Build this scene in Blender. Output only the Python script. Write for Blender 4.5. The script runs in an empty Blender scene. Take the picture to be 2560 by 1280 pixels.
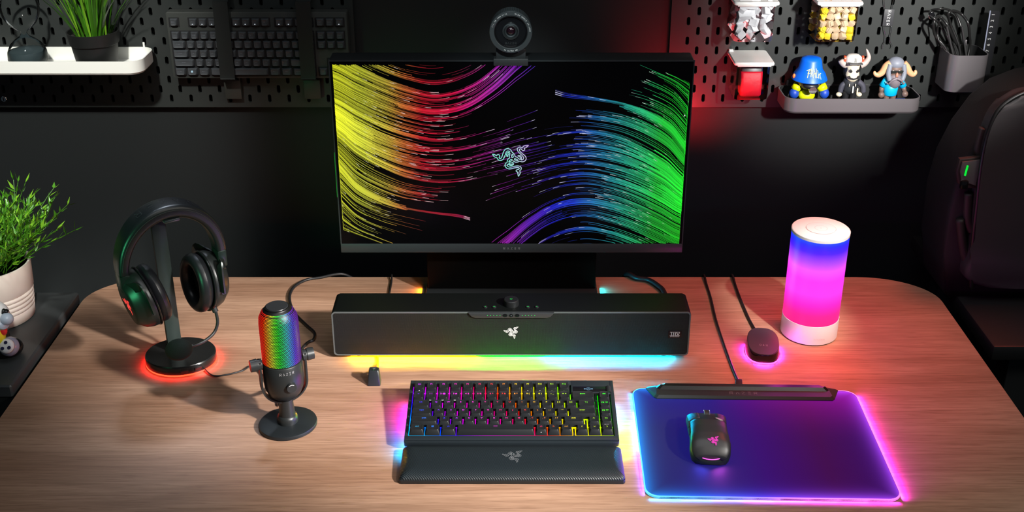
import bpy, bmesh, math, random
from mathutils import Vector, Matrix
PI = math.pi
R = math.radians
sc = bpy.context.scene
C = sc.collection

# ------------------------------------------------------------------ camera, world, lights, exposure
CY, CAMH = 540.0, 1.04
FPX = math.sqrt((6900 - CY) * (CY + 770))
PITCH = math.atan2(math.sqrt(CY + 770), math.sqrt(6900 - CY))
cd = bpy.data.cameras.new('camera'); cam = bpy.data.objects.new('camera', cd); C.objects.link(cam)
cd.sensor_width = 36.0; cd.lens = 36.0 * FPX / 2560.0
cd.shift_y = -(640 - CY) / 2560.0
cd.clip_start = 0.05
cam.location = (0, 0, CAMH); cam.rotation_euler = (PI / 2 - PITCH, 0, 0)
sc.camera = cam
sc.view_settings.view_transform = 'Standard'; sc.view_settings.look = 'None'
sc.view_settings.gamma = 1.0; sc.view_settings.exposure = 0.0
sc.view_settings.use_curve_mapping = False
sc.cycles.use_denoising = True
sc.cycles.max_bounces = 8
sc.cycles.transparent_max_bounces = 16
sc.cycles.sample_clamp_indirect = 4.0
sc.cycles.caustics_reflective = False; sc.cycles.caustics_refractive = False
w = bpy.data.worlds.new('room_air'); sc.world = w; w.use_nodes = True
w.node_tree.nodes['Background'].inputs[0].default_value = (0.6, 0.8, 1.0, 1)
w.node_tree.nodes['Background'].inputs[1].default_value = 0.05

def lamp(name, kind, loc, target, energy, color=(1, 1, 1), size=0.1, size_y=None, spot=60, blend=1.0, parent=None):
    l = bpy.data.lights.new(name, kind); l.energy = energy; l.color = color
    o = bpy.data.objects.new(name, l); C.objects.link(o); o.location = loc
    if kind == 'AREA':
        l.shape = 'RECTANGLE' if size_y else 'SQUARE'
        l.size = size
        if size_y: l.size_y = size_y
    elif kind == 'SPOT':
        l.shadow_soft_size = size; l.spot_size = R(spot); l.spot_blend = blend
    else:
        l.shadow_soft_size = size
    if target is not None:
        d = Vector(target) - Vector(loc)
        o.rotation_euler = d.to_track_quat('-Z', 'Y').to_euler()
    if parent: o.parent = parent
    return o
# studio key from the right front, low, with soft edge
lamp('key_spot', 'SPOT', (1.75, 0.25, 1.45), (-0.22, 1.64, 0.0), 820, (1.0, 0.97, 0.93), 0.07, spot=16.5, blend=0.9)
lamp('shadow_fill', 'SPOT', (1.1, -0.1, 1.75), (-0.12, 1.76, 0.0), 115, (1.0, 0.92, 0.84), 0.15, spot=24, blend=0.9)  # added weaker fill that lifts the key's shadows
# added large soft fill overhead in front of the wall
lamp('overhead_fill', 'AREA', (0.0, 1.0, 2.0), (0.0, 1.9, 0.1), 8, (0.95, 0.98, 1.0), 1.5, 0.7)
# hard spots for the wall corners
lamp('wall_spot_left', 'SPOT', (-0.72, 0.75, 1.75), (-0.97, 2.1, 0.38), 225, (1.0, 1.0, 0.93), 0.05, spot=28, blend=0.7)
lamp('wall_spot_right', 'SPOT', (1.0, 0.35, 1.15), (0.68, 2.2, 0.47), 400, (1.0, 0.98, 0.95), 0.05, spot=18, blend=0.9)
lamp('webcam_fill', 'SPOT', (0.0, 0.3, 1.5), (0.0, 1.86, 0.53), 110, (0.85, 1.0, 1.0), 0.05, spot=7, blend=0.8)  # added to brighten the webcam front
lamp('table_lamp_fill', 'SPOT', (0.85, 0.9, 1.25), (0.529, 1.785, 0.10), 125, (1.0, 1.0, 0.95), 0.03, spot=8.5, blend=0.5)  # added to whiten the table lamp's base and top
lamp('pot_fill', 'SPOT', (-0.35, 0.6, 1.0), (-0.93, 1.79, 0.13), 85, (1.0, 0.98, 0.92), 0.04, spot=11, blend=0.7)  # added to brighten the white plant pot
lamp('headset_rim_fill', 'SPOT', (-0.62, 2.2, 1.25), (-0.55, 1.66, 0.28), 45, (0.75, 0.85, 1.0), 0.12, spot=13, blend=0.6)  # added behind the headphones for a sheen on the band
lamp('desk_right_fill', 'AREA', (1.5, 0.9, 1.4), (0.75, 1.35, 0.0), 5, (1.0, 0.9, 0.75), 0.4, 0.4)  # added weak warm fill for the desk's right front
# red accent lights
lamp('red_wall_light', 'SPOT', (0.345, 2.10, 0.20), (0.385, 2.25, 0.32), 7.5, (1.0, 0.03, 0.04), 0.03, spot=100, blend=1.0)
lamp('red_desk_light', 'SPOT', (0.60, 1.30, 1.15), (0.47, 1.66, 0.0), 70, (1.0, 0.09, 0.03), 0.05, spot=17, blend=1.0)
lamp('red_room_light', 'SPOT', (1.0, 1.9, 1.2), (0.48, 1.80, 0.0), 52, (1.0, 0.12, 0.06), 0.15, spot=44, blend=1.0)
# cool green fill from the left, low
lamp('green_fill', 'SPOT', (-0.95, 1.0, 0.30), (-0.55, 1.66, 0.22), 13.0, (0.1, 1.0, 0.4), 0.08, spot=26, blend=0.9)

# ------------------------------------------------------------------ picture frame <-> place
_S, _C = math.sin(PITCH), math.cos(PITCH)
def ray(x, y):
    a = (x - 1280) / FPX; b = (y - CY) / FPX
    return Vector((a, _C - b * _S, -_S - b * _C))
def gd(x, y, z=0.0):
    r = ray(x, y); return Vector((0, 0, CAMH)) + r * ((z - CAMH) / r.z)
def at(x, y, Y):
    r = ray(x, y); return Vector((0, 0, CAMH)) + r * (Y / r.y)

# ------------------------------------------------------------------ materials
_m = {}
def srgb(r, g, b):
    f = lambda c: (c / 255 / 12.92) if c / 255 <= 0.04045 else ((c / 255 + 0.055) / 1.055) ** 2.4
    return (f(r), f(g), f(b))
def mat(name, col=(0.5, 0.5, 0.5), rough=0.5, metal=0.0, emit=None, es=1.0, coat=0.0, spec=0.5, bump=None, noise=None):
    if name in _m: return _m[name]
    m = bpy.data.materials.new(name); m.use_nodes = True; _m[name] = m
    nt = m.node_tree; b = nt.nodes['Principled BSDF']
    b.inputs['Base Color'].default_value = (*col, 1); b.inputs['Roughness'].default_value = rough
    b.inputs['Metallic'].default_value = metal; b.inputs['Coat Weight'].default_value = coat
    b.inputs['Specular IOR Level'].default_value = spec
    if emit is not None:
        b.inputs['Emission Color'].default_value = (*emit, 1); b.inputs['Emission Strength'].default_value = es
    if bump:
        tc = nt.nodes.new('ShaderNodeTexCoord'); n = nt.nodes.new('ShaderNodeTexNoise'); bp = nt.nodes.new('ShaderNodeBump')
        n.inputs['Scale'].default_value = bump[0]; n.inputs['Detail'].default_value = 3
        bp.inputs['Strength'].default_value = bump[1]; bp.inputs['Distance'].default_value = 0.001
        nt.links.new(tc.outputs['Object'], n.inputs['Vector']); nt.links.new(n.outputs['Fac'], bp.inputs['Height'])
        nt.links.new(bp.outputs['Normal'], b.inputs['Normal'])
    return m
def emat(name, strength=1.0, attr='Col', rough=0.4, spec=0.5):
    """emission from a colour attribute (things that give off light)"""
    if name in _m: return _m[name]
    m = bpy.data.materials.new(name); m.use_nodes = True; _m[name] = m
    nt = m.node_tree; b = nt.nodes['Principled BSDF']; a = nt.nodes.new('ShaderNodeAttribute'); a.attribute_name = attr
    b.inputs['Base Color'].default_value = (0.01, 0.01, 0.01, 1); b.inputs['Roughness'].default_value = rough; b.inputs['Specular IOR Level'].default_value = spec
    nt.links.new(a.outputs['Color'], b.inputs['Emission Color']); b.inputs['Emission Strength'].default_value = strength
    return m
def clear(name, tint=(1, 1, 1), rough=0.02, refl=0.12):
    if name in _m: return _m[name]
    m = bpy.data.materials.new(name); m.use_nodes = True; _m[name] = m
    nt = m.node_tree; nt.nodes.remove(nt.nodes['Principled BSDF']); out = nt.nodes['Material Output']
    tr = nt.nodes.new('ShaderNodeBsdfTransparent'); tr.inputs[0].default_value = (*tint, 1)
    gl = nt.nodes.new('ShaderNodeBsdfGlossy'); gl.inputs['Roughness'].default_value = rough
    lw = nt.nodes.new('ShaderNodeLayerWeight'); lw.inputs['Blend'].default_value = refl
    mx = nt.nodes.new('ShaderNodeMixShader'); nt.links.new(lw.outputs['Fresnel'], mx.inputs[0])
    nt.links.new(tr.outputs[0], mx.inputs[1]); nt.links.new(gl.outputs[0], mx.inputs[2]); nt.links.new(mx.outputs[0], out.inputs[0])
    return m
def wood(name):
    m = bpy.data.materials.new(name); m.use_nodes = True; nt = m.node_tree; L = nt.links.new
    b = nt.nodes['Principled BSDF']; b.inputs['Roughness'].default_value = 0.42; b.inputs['Specular IOR Level'].default_value = 0.35
    tc = nt.nodes.new('ShaderNodeTexCoord')
    def layer(scale, sc3, det, dist=0.0):
        mp = nt.nodes.new('ShaderNodeMapping'); mp.inputs['Scale'].default_value = sc3
        n = nt.nodes.new('ShaderNodeTexNoise'); n.inputs['Scale'].default_value = scale; n.inputs['Detail'].default_value = det
        n.inputs['Distortion'].default_value = dist
        L(tc.outputs['Object'], mp.inputs[0]); L(mp.outputs[0], n.inputs['Vector']); return n
    big = layer(1.0, (1.2, 9, 1), 4, 0.6); fine = layer(1.0, (10, 240, 1), 6, 0.2); pores = layer(1.0, (26, 700, 1), 3)
    r1 = nt.nodes.new('ShaderNodeValToRGB'); L(big.outputs['Fac'], r1.inputs[0])
    e = r1.color_ramp.elements; e[0].position = 0.32; e[0].color = (0.29, 0.158, 0.098, 1); e[1].position = 0.68; e[1].color = (0.465, 0.285, 0.190, 1)
    r2 = nt.nodes.new('ShaderNodeValToRGB'); L(fine.outputs['Fac'], r2.inputs[0])
    e = r2.color_ramp.elements; e[0].position = 0.33; e[0].color = (0.78, 0.75, 0.73, 1); e[1].position = 0.66; e[1].color = (1.08, 1.08, 1.08, 1)
    r3 = nt.nodes.new('ShaderNodeValToRGB'); L(pores.outputs['Fac'], r3.inputs[0])
    e = r3.color_ramp.elements; e[0].position = 0.3; e[0].color = (0.72, 0.68, 0.65, 1); e[1].position = 0.45; e[1].color = (1, 1, 1, 1)
    def mul(a, c):
        x = nt.nodes.new('ShaderNodeMix'); x.data_type = 'RGBA'; x.blend_type = 'MULTIPLY'; x.inputs[0].default_value = 1.0
        L(a, x.inputs[6]); L(c, x.inputs[7]); return x.outputs[2]
    col = mul(mul(r1.outputs[0], r2.outputs[0]), r3.outputs[0]); L(col, b.inputs['Base Color'])
    bp = nt.nodes.new('ShaderNodeBump'); bp.inputs['Strength'].default_value = 0.12; bp.inputs['Distance'].default_value = 0.0005
    L(fine.outputs['Fac'], bp.inputs['Height']); L(bp.outputs['Normal'], b.inputs['Normal'])
    return m
def weave(name, col, pitch, rough=0.5, contrast=0.5, axes=('X', 'Z'), spec=0.5, diag=False):
    """fine perforated / woven surface"""
    m = bpy.data.materials.new(name); m.use_nodes = True; nt = m.node_tree; L = nt.links.new
    b = nt.nodes['Principled BSDF']; b.inputs['Roughness'].default_value = rough; b.inputs['Specular IOR Level'].default_value = spec
    tc = nt.nodes.new('ShaderNodeTexCoord'); sp = nt.nodes.new('ShaderNodeSeparateXYZ'); L(tc.outputs['Object'], sp.inputs[0])
    def mth(op, a, c=None):
        n = nt.nodes.new('ShaderNodeMath'); n.operation = op
        for i, v in enumerate((a, c)):
            if v is None: continue
            if isinstance(v, (int, float)): n.inputs[i].default_value = v
            else: L(v, n.inputs[i])
        return n.outputs[0]
    a, c = sp.outputs[axes[0]], sp.outputs[axes[1]]
    k = 2 * PI / pitch
    if diag: s = mth('SINE', mth('MULTIPLY', mth('ADD', mth('MULTIPLY', a, 0.8), c), k))
    else: s = mth('MULTIPLY', mth('SINE', mth('MULTIPLY', mth('ADD', a, c), k)), mth('SINE', mth('MULTIPLY', mth('SUBTRACT', a, c), k)))
    f = mth('ADD', mth('MULTIPLY', s, 0.5), 0.5)
    mx = nt.nodes.new('ShaderNodeMix'); mx.data_type = 'RGBA'; L(f, mx.inputs[0])
    mx.inputs[6].default_value = (*[v * (1 - contrast) for v in col], 1); mx.inputs[7].default_value = (*[v * (1 + contrast) for v in col], 1)
    L(mx.outputs[2], b.inputs['Base Color'])
    bp = nt.nodes.new('ShaderNodeBump'); bp.inputs['Strength'].default_value = 0.5; bp.inputs['Distance'].default_value = pitch * 0.25
    L(f, bp.inputs['Height']); L(bp.outputs['Normal'], b.inputs['Normal'])
    return m

BLK = mat('black_plastic', (0.012, 0.014, 0.015), 0.42)
BLKM = mat('matte_black', (0.010, 0.012, 0.013), 0.6)
BLKG = mat('gloss_black', (0.006, 0.006, 0.007), 0.08)
RUB = mat('black_rubber', (0.008, 0.008, 0.009), 0.65)
GREYM = mat('grey_metal', (0.30, 0.30, 0.32), 0.28, 1.0)
DARKM = mat('dark_metal', (0.06, 0.07, 0.075), 0.35, 0.8)
CHROME = mat('steel', (0.6, 0.6, 0.6), 0.2, 1.0)
WHITE = mat('white_paint', (0.78, 0.78, 0.74), 0.4)
LEATH = mat('black_leather', (0.010, 0.011, 0.013), 0.34, bump=(900, 0.15))
WPRINT = mat('white_print', (0.62, 0.62, 0.62), 0.5)
GPRINT = mat('grey_print', (0.16, 0.17, 0.18), 0.4)
DPRINT = mat('dark_print', (0.03, 0.033, 0.035), 0.3)
GREENL = mat('green_light', (0, 0, 0), 0.5, emit=(0.03, 0.85, 0.12), es=1.0)

# ------------------------------------------------------------------ mesh building
class MB:
    def __init__(s): s.bm = bmesh.new(); s.col = None
    def _xf(s, vs, M):
        if M is not None: bmesh.ops.transform(s.bm, matrix=M, verts=vs)
    def box(s, c, d, bevel=0.0, seg=2, M=None):
        r = bmesh.ops.create_cube(s.bm, size=1.0, matrix=Matrix.Translation(c) @ Matrix.Diagonal((d[0], d[1], d[2], 1)))
        vs = r['verts']
        if bevel > 0:
            es = list({e for v in vs for e in v.link_edges})
            q = bmesh.ops.bevel(s.bm, geom=es, offset=bevel, segments=seg, profile=0.5, affect='EDGES')
            vs = list({v for f in q['faces'] for v in f.verts} | {v for v in vs if v.is_valid})
            seen = set(vs); st = list(vs)
            while st:
                v = st.pop()
                for e in v.link_edges:
                    o = e.other_vert(v)
                    if o not in seen: seen.add(o); st.append(o)
            vs = list(seen)
        s._xf(vs, M); return s
    def loft(s, rings, close=True, cap0=True, cap1=True, M=None, cols=None):
        rv = [[s.bm.verts.new(p) for p in r] for r in rings]
        n = len(rings[0])
        for a in range(len(rv) - 1):
            for i in range(n if close else n - 1):
                j = (i + 1) % n
                try: s.bm.faces.new((rv[a][i], rv[a][j], rv[a + 1][j], rv[a + 1][i]))
                except ValueError: pass
        if cap0 and close: s.bm.faces.new(list(reversed(rv[0])))
        if cap1 and close: s.bm.faces.new(rv[-1])
        vs = [v for r in rv for v in r]
        s._xf(vs, M); return s
    def lathe(s, prof, seg=40, M=None, sx=1.0, sy=1.0, cap0=True, cap1=True):
        rings = [[(r * math.cos(2 * PI * i / seg) * sx, r * math.sin(2 * PI * i / seg) * sy, z) for i in range(seg)] for r, z in prof]
        return s.loft(rings, True, cap0, cap1, M)
    def cyl(s, p0, p1, r, r1=None, seg=20):
        p0, p1 = Vector(p0), Vector(p1); d = p1 - p0
        M = Matrix.Translation(p0) @ d.to_track_quat('Z', 'Y').to_matrix().to_4x4()
        return s.lathe([(r, 0), (r if r1 is None else r1, d.length)], seg, M)
    def tube(s, pts, r, seg=10, rs=None, smooth=True):
        pts = [Vector(p) for p in pts]
        if smooth and len(pts) > 2: pts = catmull(pts, 8)
        n = len(pts); rings = []
        up = Vector((0, 0, 1)); t = (pts[1] - pts[0]).normalized()
        if abs(t.dot(up)) > 0.9: up = Vector((1, 0, 0))
        a = t.cross(up).normalized()
        for i, p in enumerate(pts):
            t = (pts[min(i + 1, n - 1)] - pts[max(i - 1, 0)]).normalized()
            a = (a - t * a.dot(t)).normalized(); b = t.cross(a)
            rr = r if rs is None else rs(i / (n - 1))
            rings.append([p + (a * math.cos(2 * PI * k / seg) + b * math.sin(2 * PI * k / seg)) * rr for k in range(seg)])
        return s.loft(rings)
    def ball(s, c, d, M=None, u=20, v=12):
        r = bmesh.ops.create_uvsphere(s.bm, u_segments=u, v_segments=v, radius=0.5, matrix=Matrix.Translation(c) @ (M if M is not None else Matrix()) @ Matrix.Diagonal((d[0], d[1], d[2], 1)))
        return s
    def prism(s, poly, z0, z1, M=None, bevel=0.0):
        b = [s.bm.verts.new((p[0], p[1], z0)) for p in poly]; t = [s.bm.verts.new((p[0], p[1], z1)) for p in poly]
        n = len(poly); fs = []
        for i in range(n): fs.append(s.bm.faces.new((b[i], b[(i + 1) % n], t[(i + 1) % n], t[i])))
        ft = s.bm.faces.new(t); fb = s.bm.faces.new(list(reversed(b)))
        vs = b + t
        if bevel > 0:
            es = list(ft.edges) + list(fb.edges)
            q = bmesh.ops.bevel(s.bm, geom=es, offset=bevel, segments=2, profile=0.5, affect='EDGES')
            st = [v for f in q['faces'] for v in f.verts]; seen = set(st)
            while st:
                v = st.pop()
                for e in v.link_edges:
                    o = e.other_vert(v)
                    if o not in seen: seen.add(o); st.append(o)
            vs = list(seen)
        s._xf(vs, M); return s
    def flat(s, poly, M=None, z=0.0):
        vs = [s.bm.verts.new((p[0], p[1], z)) for p in poly]; s.bm.faces.new(vs); s._xf(vs, M); return s
    def ribbon(s, pts, wd, closed=False, M=None, cols=None):
        pts = [Vector((p[0], p[1], p[2] if len(p) > 2 else 0)) for p in pts]; n = len(pts); L_, R_ = [], []
        for i, p in enumerate(pts):
            a = pts[(i - 1) % n] if (closed or i > 0) else p; b = pts[(i + 1) % n] if (closed or i < n - 1) else p
            d = b - a
            if d.length < 1e-9: d = Vector((1, 0, 0))
            d.normalize(); nn = Vector((-d.y, d.x, 0)) * wd / 2
            L_.append(s.bm.verts.new(p + nn)); R_.append(s.bm.verts.new(p - nn))
        for i in range(n if closed else n - 1):
            j = (i + 1) % n
            f = s.bm.faces.new((R_[i], R_[j], L_[j], L_[i]))
            if cols is not None:
                if s.col is None: s.col = s.bm.loops.layers.float_color.new('Col')
                for lp, k in zip(f.loops, (i, j, j, i)): lp[s.col] = (*cols[k], 1)
        s._xf(L_ + R_, M); return s
    def build(s, name, m, parent=None, smooth=0.6, M=None, keepn=False):
        if M is not None: bmesh.ops.transform(s.bm, matrix=M, verts=s.bm.verts)
        if not keepn: bmesh.ops.recalc_face_normals(s.bm, faces=s.bm.faces)
        me = bpy.data.meshes.new(name); s.bm.to_mesh(me); s.bm.free()
        if smooth:
            me.polygons.foreach_set('use_smooth', [True] * len(me.polygons)); me.set_sharp_from_angle(angle=smooth)
        for x in (m if isinstance(m, (list, tuple)) else [m]): me.materials.append(x)
        o = bpy.data.objects.new(name, me); C.objects.link(o)
        if parent is not None: o.parent = parent
        return o
def catmull(p, k, closed=False):
    out = []; n = len(p)
    for i in range(n if closed else n - 1):
        if closed: a, b, c, d = p[(i - 1) % n], p[i], p[(i + 1) % n], p[(i + 2) % n]
        else: a, b, c, d = p[max(i - 1, 0)], p[i], p[i + 1], p[min(i + 2, n - 1)]
        for j in range(k):
            t = j / k
            out.append(0.5 * ((2 * b) + (c - a) * t + (2 * a - 5 * b + 4 * c - d) * t * t + (3 * b - a - 3 * c + d) * t ** 3))
    if not closed: out.append(p[-1])
    return out
def rrect(w_, h_, r, seg=6, cx=0, cy=0):
    pts = []
    for qx, qy, a0 in ((1, 1, 0), (-1, 1, 90), (-1, -1, 180), (1, -1, 270)):
        for i in range(seg + 1):
            a = R(a0 + 90 * i / seg); pts.append((cx + qx * (w_ / 2 - r) + r * math.cos(a), cy + qy * (h_ / 2 - r) + r * math.sin(a)))
    return pts
def basis(o, x, y):
    x = Vector(x).normalized(); y = Vector(y).normalized(); z = x.cross(y).normalized(); y = z.cross(x)
    M = Matrix((x, y, z)).transposed().to_4x4(); M.translation = o; return M
def T(x, y, z): return Matrix.Translation((x, y, z))
def RX(a): return Matrix.Rotation(R(a), 4, 'X')
def RY(a): return Matrix.Rotation(R(a), 4, 'Y')
def RZ(a): return Matrix.Rotation(R(a), 4, 'Z')
def tag(o, label, cat, group=None, kind=None):
    if label: o['label'] = label
    if cat: o['category'] = cat
    if group: o['group'] = group
    if kind: o['kind'] = kind
    return o
def thing(name, label, cat, loc=(0, 0, 0), rz=0.0, group=None):
    o = bpy.data.objects.new(name, None); C.objects.link(o); o.location = loc; o.rotation_euler = (0, 0, R(rz)); o.empty_display_size = 0.02
    return tag(o, label, cat, group)
def copy_tree(o, parent=None):
    c = o.copy(); C.objects.link(c); c.parent = parent
    for ch in list(o.children): copy_tree(ch, c)
    return c
_tc = {}
def text_mesh(txt, size, ax='CENTER'):
    k = (txt, size, ax)
    if k not in _tc:
        cu = bpy.data.curves.new('lettering', 'FONT'); cu.body = txt; cu.size = size; cu.align_x = ax; cu.align_y = 'CENTER'
        cu.resolution_u = 3; cu.offset = size * 0.012
        o = bpy.data.objects.new('lettering', cu)
        me = bpy.data.meshes.new_from_object(o); bpy.data.objects.remove(o); _tc[k] = me
    return _tc[k]
def text(name, txt, size, M, m, parent=None, sx=1.0):
    me = text_mesh(txt, size).copy(); me.materials.clear(); me.materials.append(m)
    me.transform(M @ Matrix.Diagonal((sx, 1, 1, 1)))
    o = bpy.data.objects.new(name, me); C.objects.link(o)
    if parent is not None: o.parent = parent
    return o
GL = {'R': [[(0, 0), (0, 1), (.72, 1), (.72, .5), (0, .5)], [(.34, .5), (.72, 0)]], 'A': [[(0, 0), (.4, 1), (.8, 0)]],
      'Z': [[(0, 1), (.75, 1), (0, 0), (.75, 0)]], 'E': [[(0, 0), (.7, 0)], [(0, .5), (.7, .5)], [(0, 1), (.7, 1)]]}
def wordmark(name, h, M, m, parent, gap=0.75, wd=0.13, word='RAZER', aspect=1.0):
    b = MB(); x = -(len(word) * .75 + (len(word) - 1) * gap) / 2
    for ch in word:
        for st in GL[ch]: b.ribbon([((x + px) * h * aspect, (py - .5) * h) for px, py in st], wd * h)
        x += .75 + gap
    return b.build(name, m, parent, smooth=0, M=M, keepn=True)
def _cv(pts, s, ox, oy): return [(x * s + ox, y * s + oy) for x, y in pts]
_A = (0.5, 213, 107); _B = (0.5833, 640, 107); _Cc = (0.5, 533, 533)
EMB = (_cv([(150, 735), (250, 745), (320, 790), (365, 830), (410, 770), (460, 755), (520, 780), (545, 840), (515, 920), (530, 975), (565, 995), (620, 960), (670, 860), (700, 760), (745, 610), (810, 490), (900, 420), (1000, 405), (1100, 440), (1180, 520), (1230, 620), (1290, 660)], *_A)
       + _cv([(400, 620), (450, 690), (470, 750), (560, 790), (620, 840), (690, 895), (710, 830), (690, 770), (640, 730), (590, 715), (640, 692), (700, 705), (750, 760), (765, 840), (745, 910), (800, 910), (850, 880), (865, 820), (840, 750), (760, 660), (640, 540), (575, 440), (562, 370), (600, 300), (680, 267), (740, 275), (790, 312), (815, 270), (880, 212), (940, 195), (1040, 195), (1095, 190), (1040, 230), (980, 290), (930, 315), (880, 312), (912, 360), (908, 410), (860, 445), (800, 425), (745, 365), (700, 358), (665, 385), (672, 440), (740, 540), (900, 680), (965, 770), (985, 850), (950, 940), (880, 1000), (780, 1015), (670, 985), (600, 1020), (520, 1035), (450, 1020), (405, 998), (340, 1050), (260, 1075), (160, 1085), (195, 1130), (260, 1148), (330, 1135), (370, 1100), (390, 1130), (360, 1175), (280, 1203), (200, 1185)], *_B)
       + _cv([(350, 470), (320, 530), (350, 600), (430, 645), (550, 640), (700, 600), (860, 575), (990, 590), (1070, 650), (1095, 720), (1070, 810), (1005, 865), (1035, 930), (1035, 1020), (990, 1110), (945, 1195), (925, 1150), (905, 1030), (900, 960), (930, 945), (850, 925), (805, 870), (840, 812), (940, 780), (990, 740), (960, 690), (880, 675), (700, 700), (550, 745), (400, 755), (280, 700), (200, 600), (190, 520), (240, 420), (310, 360), (320, 260), (370, 160), (450, 100)], *_Cc)
       + _cv([(1070, 880), (1090, 760), (1115, 690), (1050, 700), (1000, 760), (985, 870), (930, 820), (920, 740), (960, 660), (1040, 622), (1110, 605), (1060, 560), (990, 540), (910, 600), (860, 720), (800, 900), (740, 1020), (650, 1088), (540, 1100), (440, 1040), (400, 960), (360, 935), (250, 890), (190, 810)], *_A))
EMB2 = [_cv([(320, 630), (300, 700), (302, 780), (340, 802), (375, 770), (365, 700)], *_B), _cv([(430, 860), (450, 915), (530, 940), (605, 942), (540, 890), (470, 855)], *_B), _cv([(320, 900), (260, 897), (200, 950), (160, 1018), (240, 1000), (310, 940)], *_B)]
def emblem(name, wdt, M, m, parent, line=0.018, fill=False, cols=None):
    """triple snake outline; wdt = overall width"""
    k = wdt / 1040.0; b = MB()
    for poly in [EMB] + EMB2:
        pts = catmull([Vector(((x - 768) * k, -(y - 670) * k, 0)) for x, y in poly], 3, True)
        cl = [cols(p.x / wdt, p.y / wdt) for p in pts] if cols else None
        b.ribbon(pts, wdt * line, True, cols=cl)
    return b.build(name, m, parent, smooth=0, M=M, keepn=True)
def hsv(h, s=1.0, v=1.0):
    h = (h % 360) / 60; i = int(h); f = h - i; p, q, t = v * (1 - s), v * (1 - s * f), v * (1 - s * (1 - f))
    return ((v, t, p), (q, v, p), (p, v, t), (p, q, v), (t, p, v), (v, p, q))[i % 6]
def lerp(tab, x):
    if x <= tab[0][0]: return tab[0][1]
    for (a, p), (b, q) in zip(tab, tab[1:]):
        if x <= b:
            t = (x - a) / (b - a)
            return tuple(u + (v - u) * t for u, v in zip(p, q)) if isinstance(p, tuple) else p + (q - p) * t
    return tab[-1][1]

# ================================================================== THE SETTING
YW = 2.262            # wall face
YP = 2.245            # pegboard face
WALLM = mat('charcoal_wall', (0.0105, 0.0125, 0.013), 0.62, spec=0.3, bump=(300, 0.05))
FLOORM = mat('dark_floor', (0.012, 0.014, 0.014), 0.7)
def struct(name, b, m):
    o = b.build(name, m, None, smooth=0.3); o['kind'] = 'structure'; return o
struct('wall_back', MB().box((0, YW + 0.05, 0.4), (5.2, 0.1, 2.3)), WALLM)
struct('floor', MB().box((0, 1.0, -0.77), (5.2, 3.2, 0.06)), FLOORM)
struct('wall_left', MB().box((-2.63, 1.0, 0.4), (0.06, 2.6, 2.3)), WALLM)
struct('wall_right', MB().box((2.63, 1.0, 0.4), (0.06, 2.6, 2.3)), WALLM)

# desk: one top with rounded back corners, steel frame
desk = thing('desk', 'wide desk with a brown wood grain top and rounded back corners', 'desk', (0, 1.6, -0.74))
def desk_outline():
    pts = []
    X, yb, yf, r = 0.806, 2.003, 1.20, 0.10
    for i in range(15):
        a = R(90 * i / 14); pts.append((X - r * 1.35 + r * 1.35 * math.cos(a), yb - r + r * math.sin(a)))
    for i in range(15):
        a = R(90 + 90 * i / 14); pts.append((-X + r * 1.35 + r * 1.35 * math.cos(a), yb - r + r * math.sin(a)))
    pts += [(-X, yf), (X, yf)]
    return pts
MB().prism(desk_outline(), -0.026, 0.0, bevel=0.0012).build('desktop', wood('oak_veneer'), desk, M=T(0, -1.6, 0.74))
for sx in (-1, 1):
    MB().box((sx * 0.55, 0.0, 0.355), (0.08, 0.06, 0.71), 0.005).box((sx * 0.55, 0.0, 0.0151), (0.08, 0.6, 0.03), 0.004).build('leg', BLKM, desk)

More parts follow.
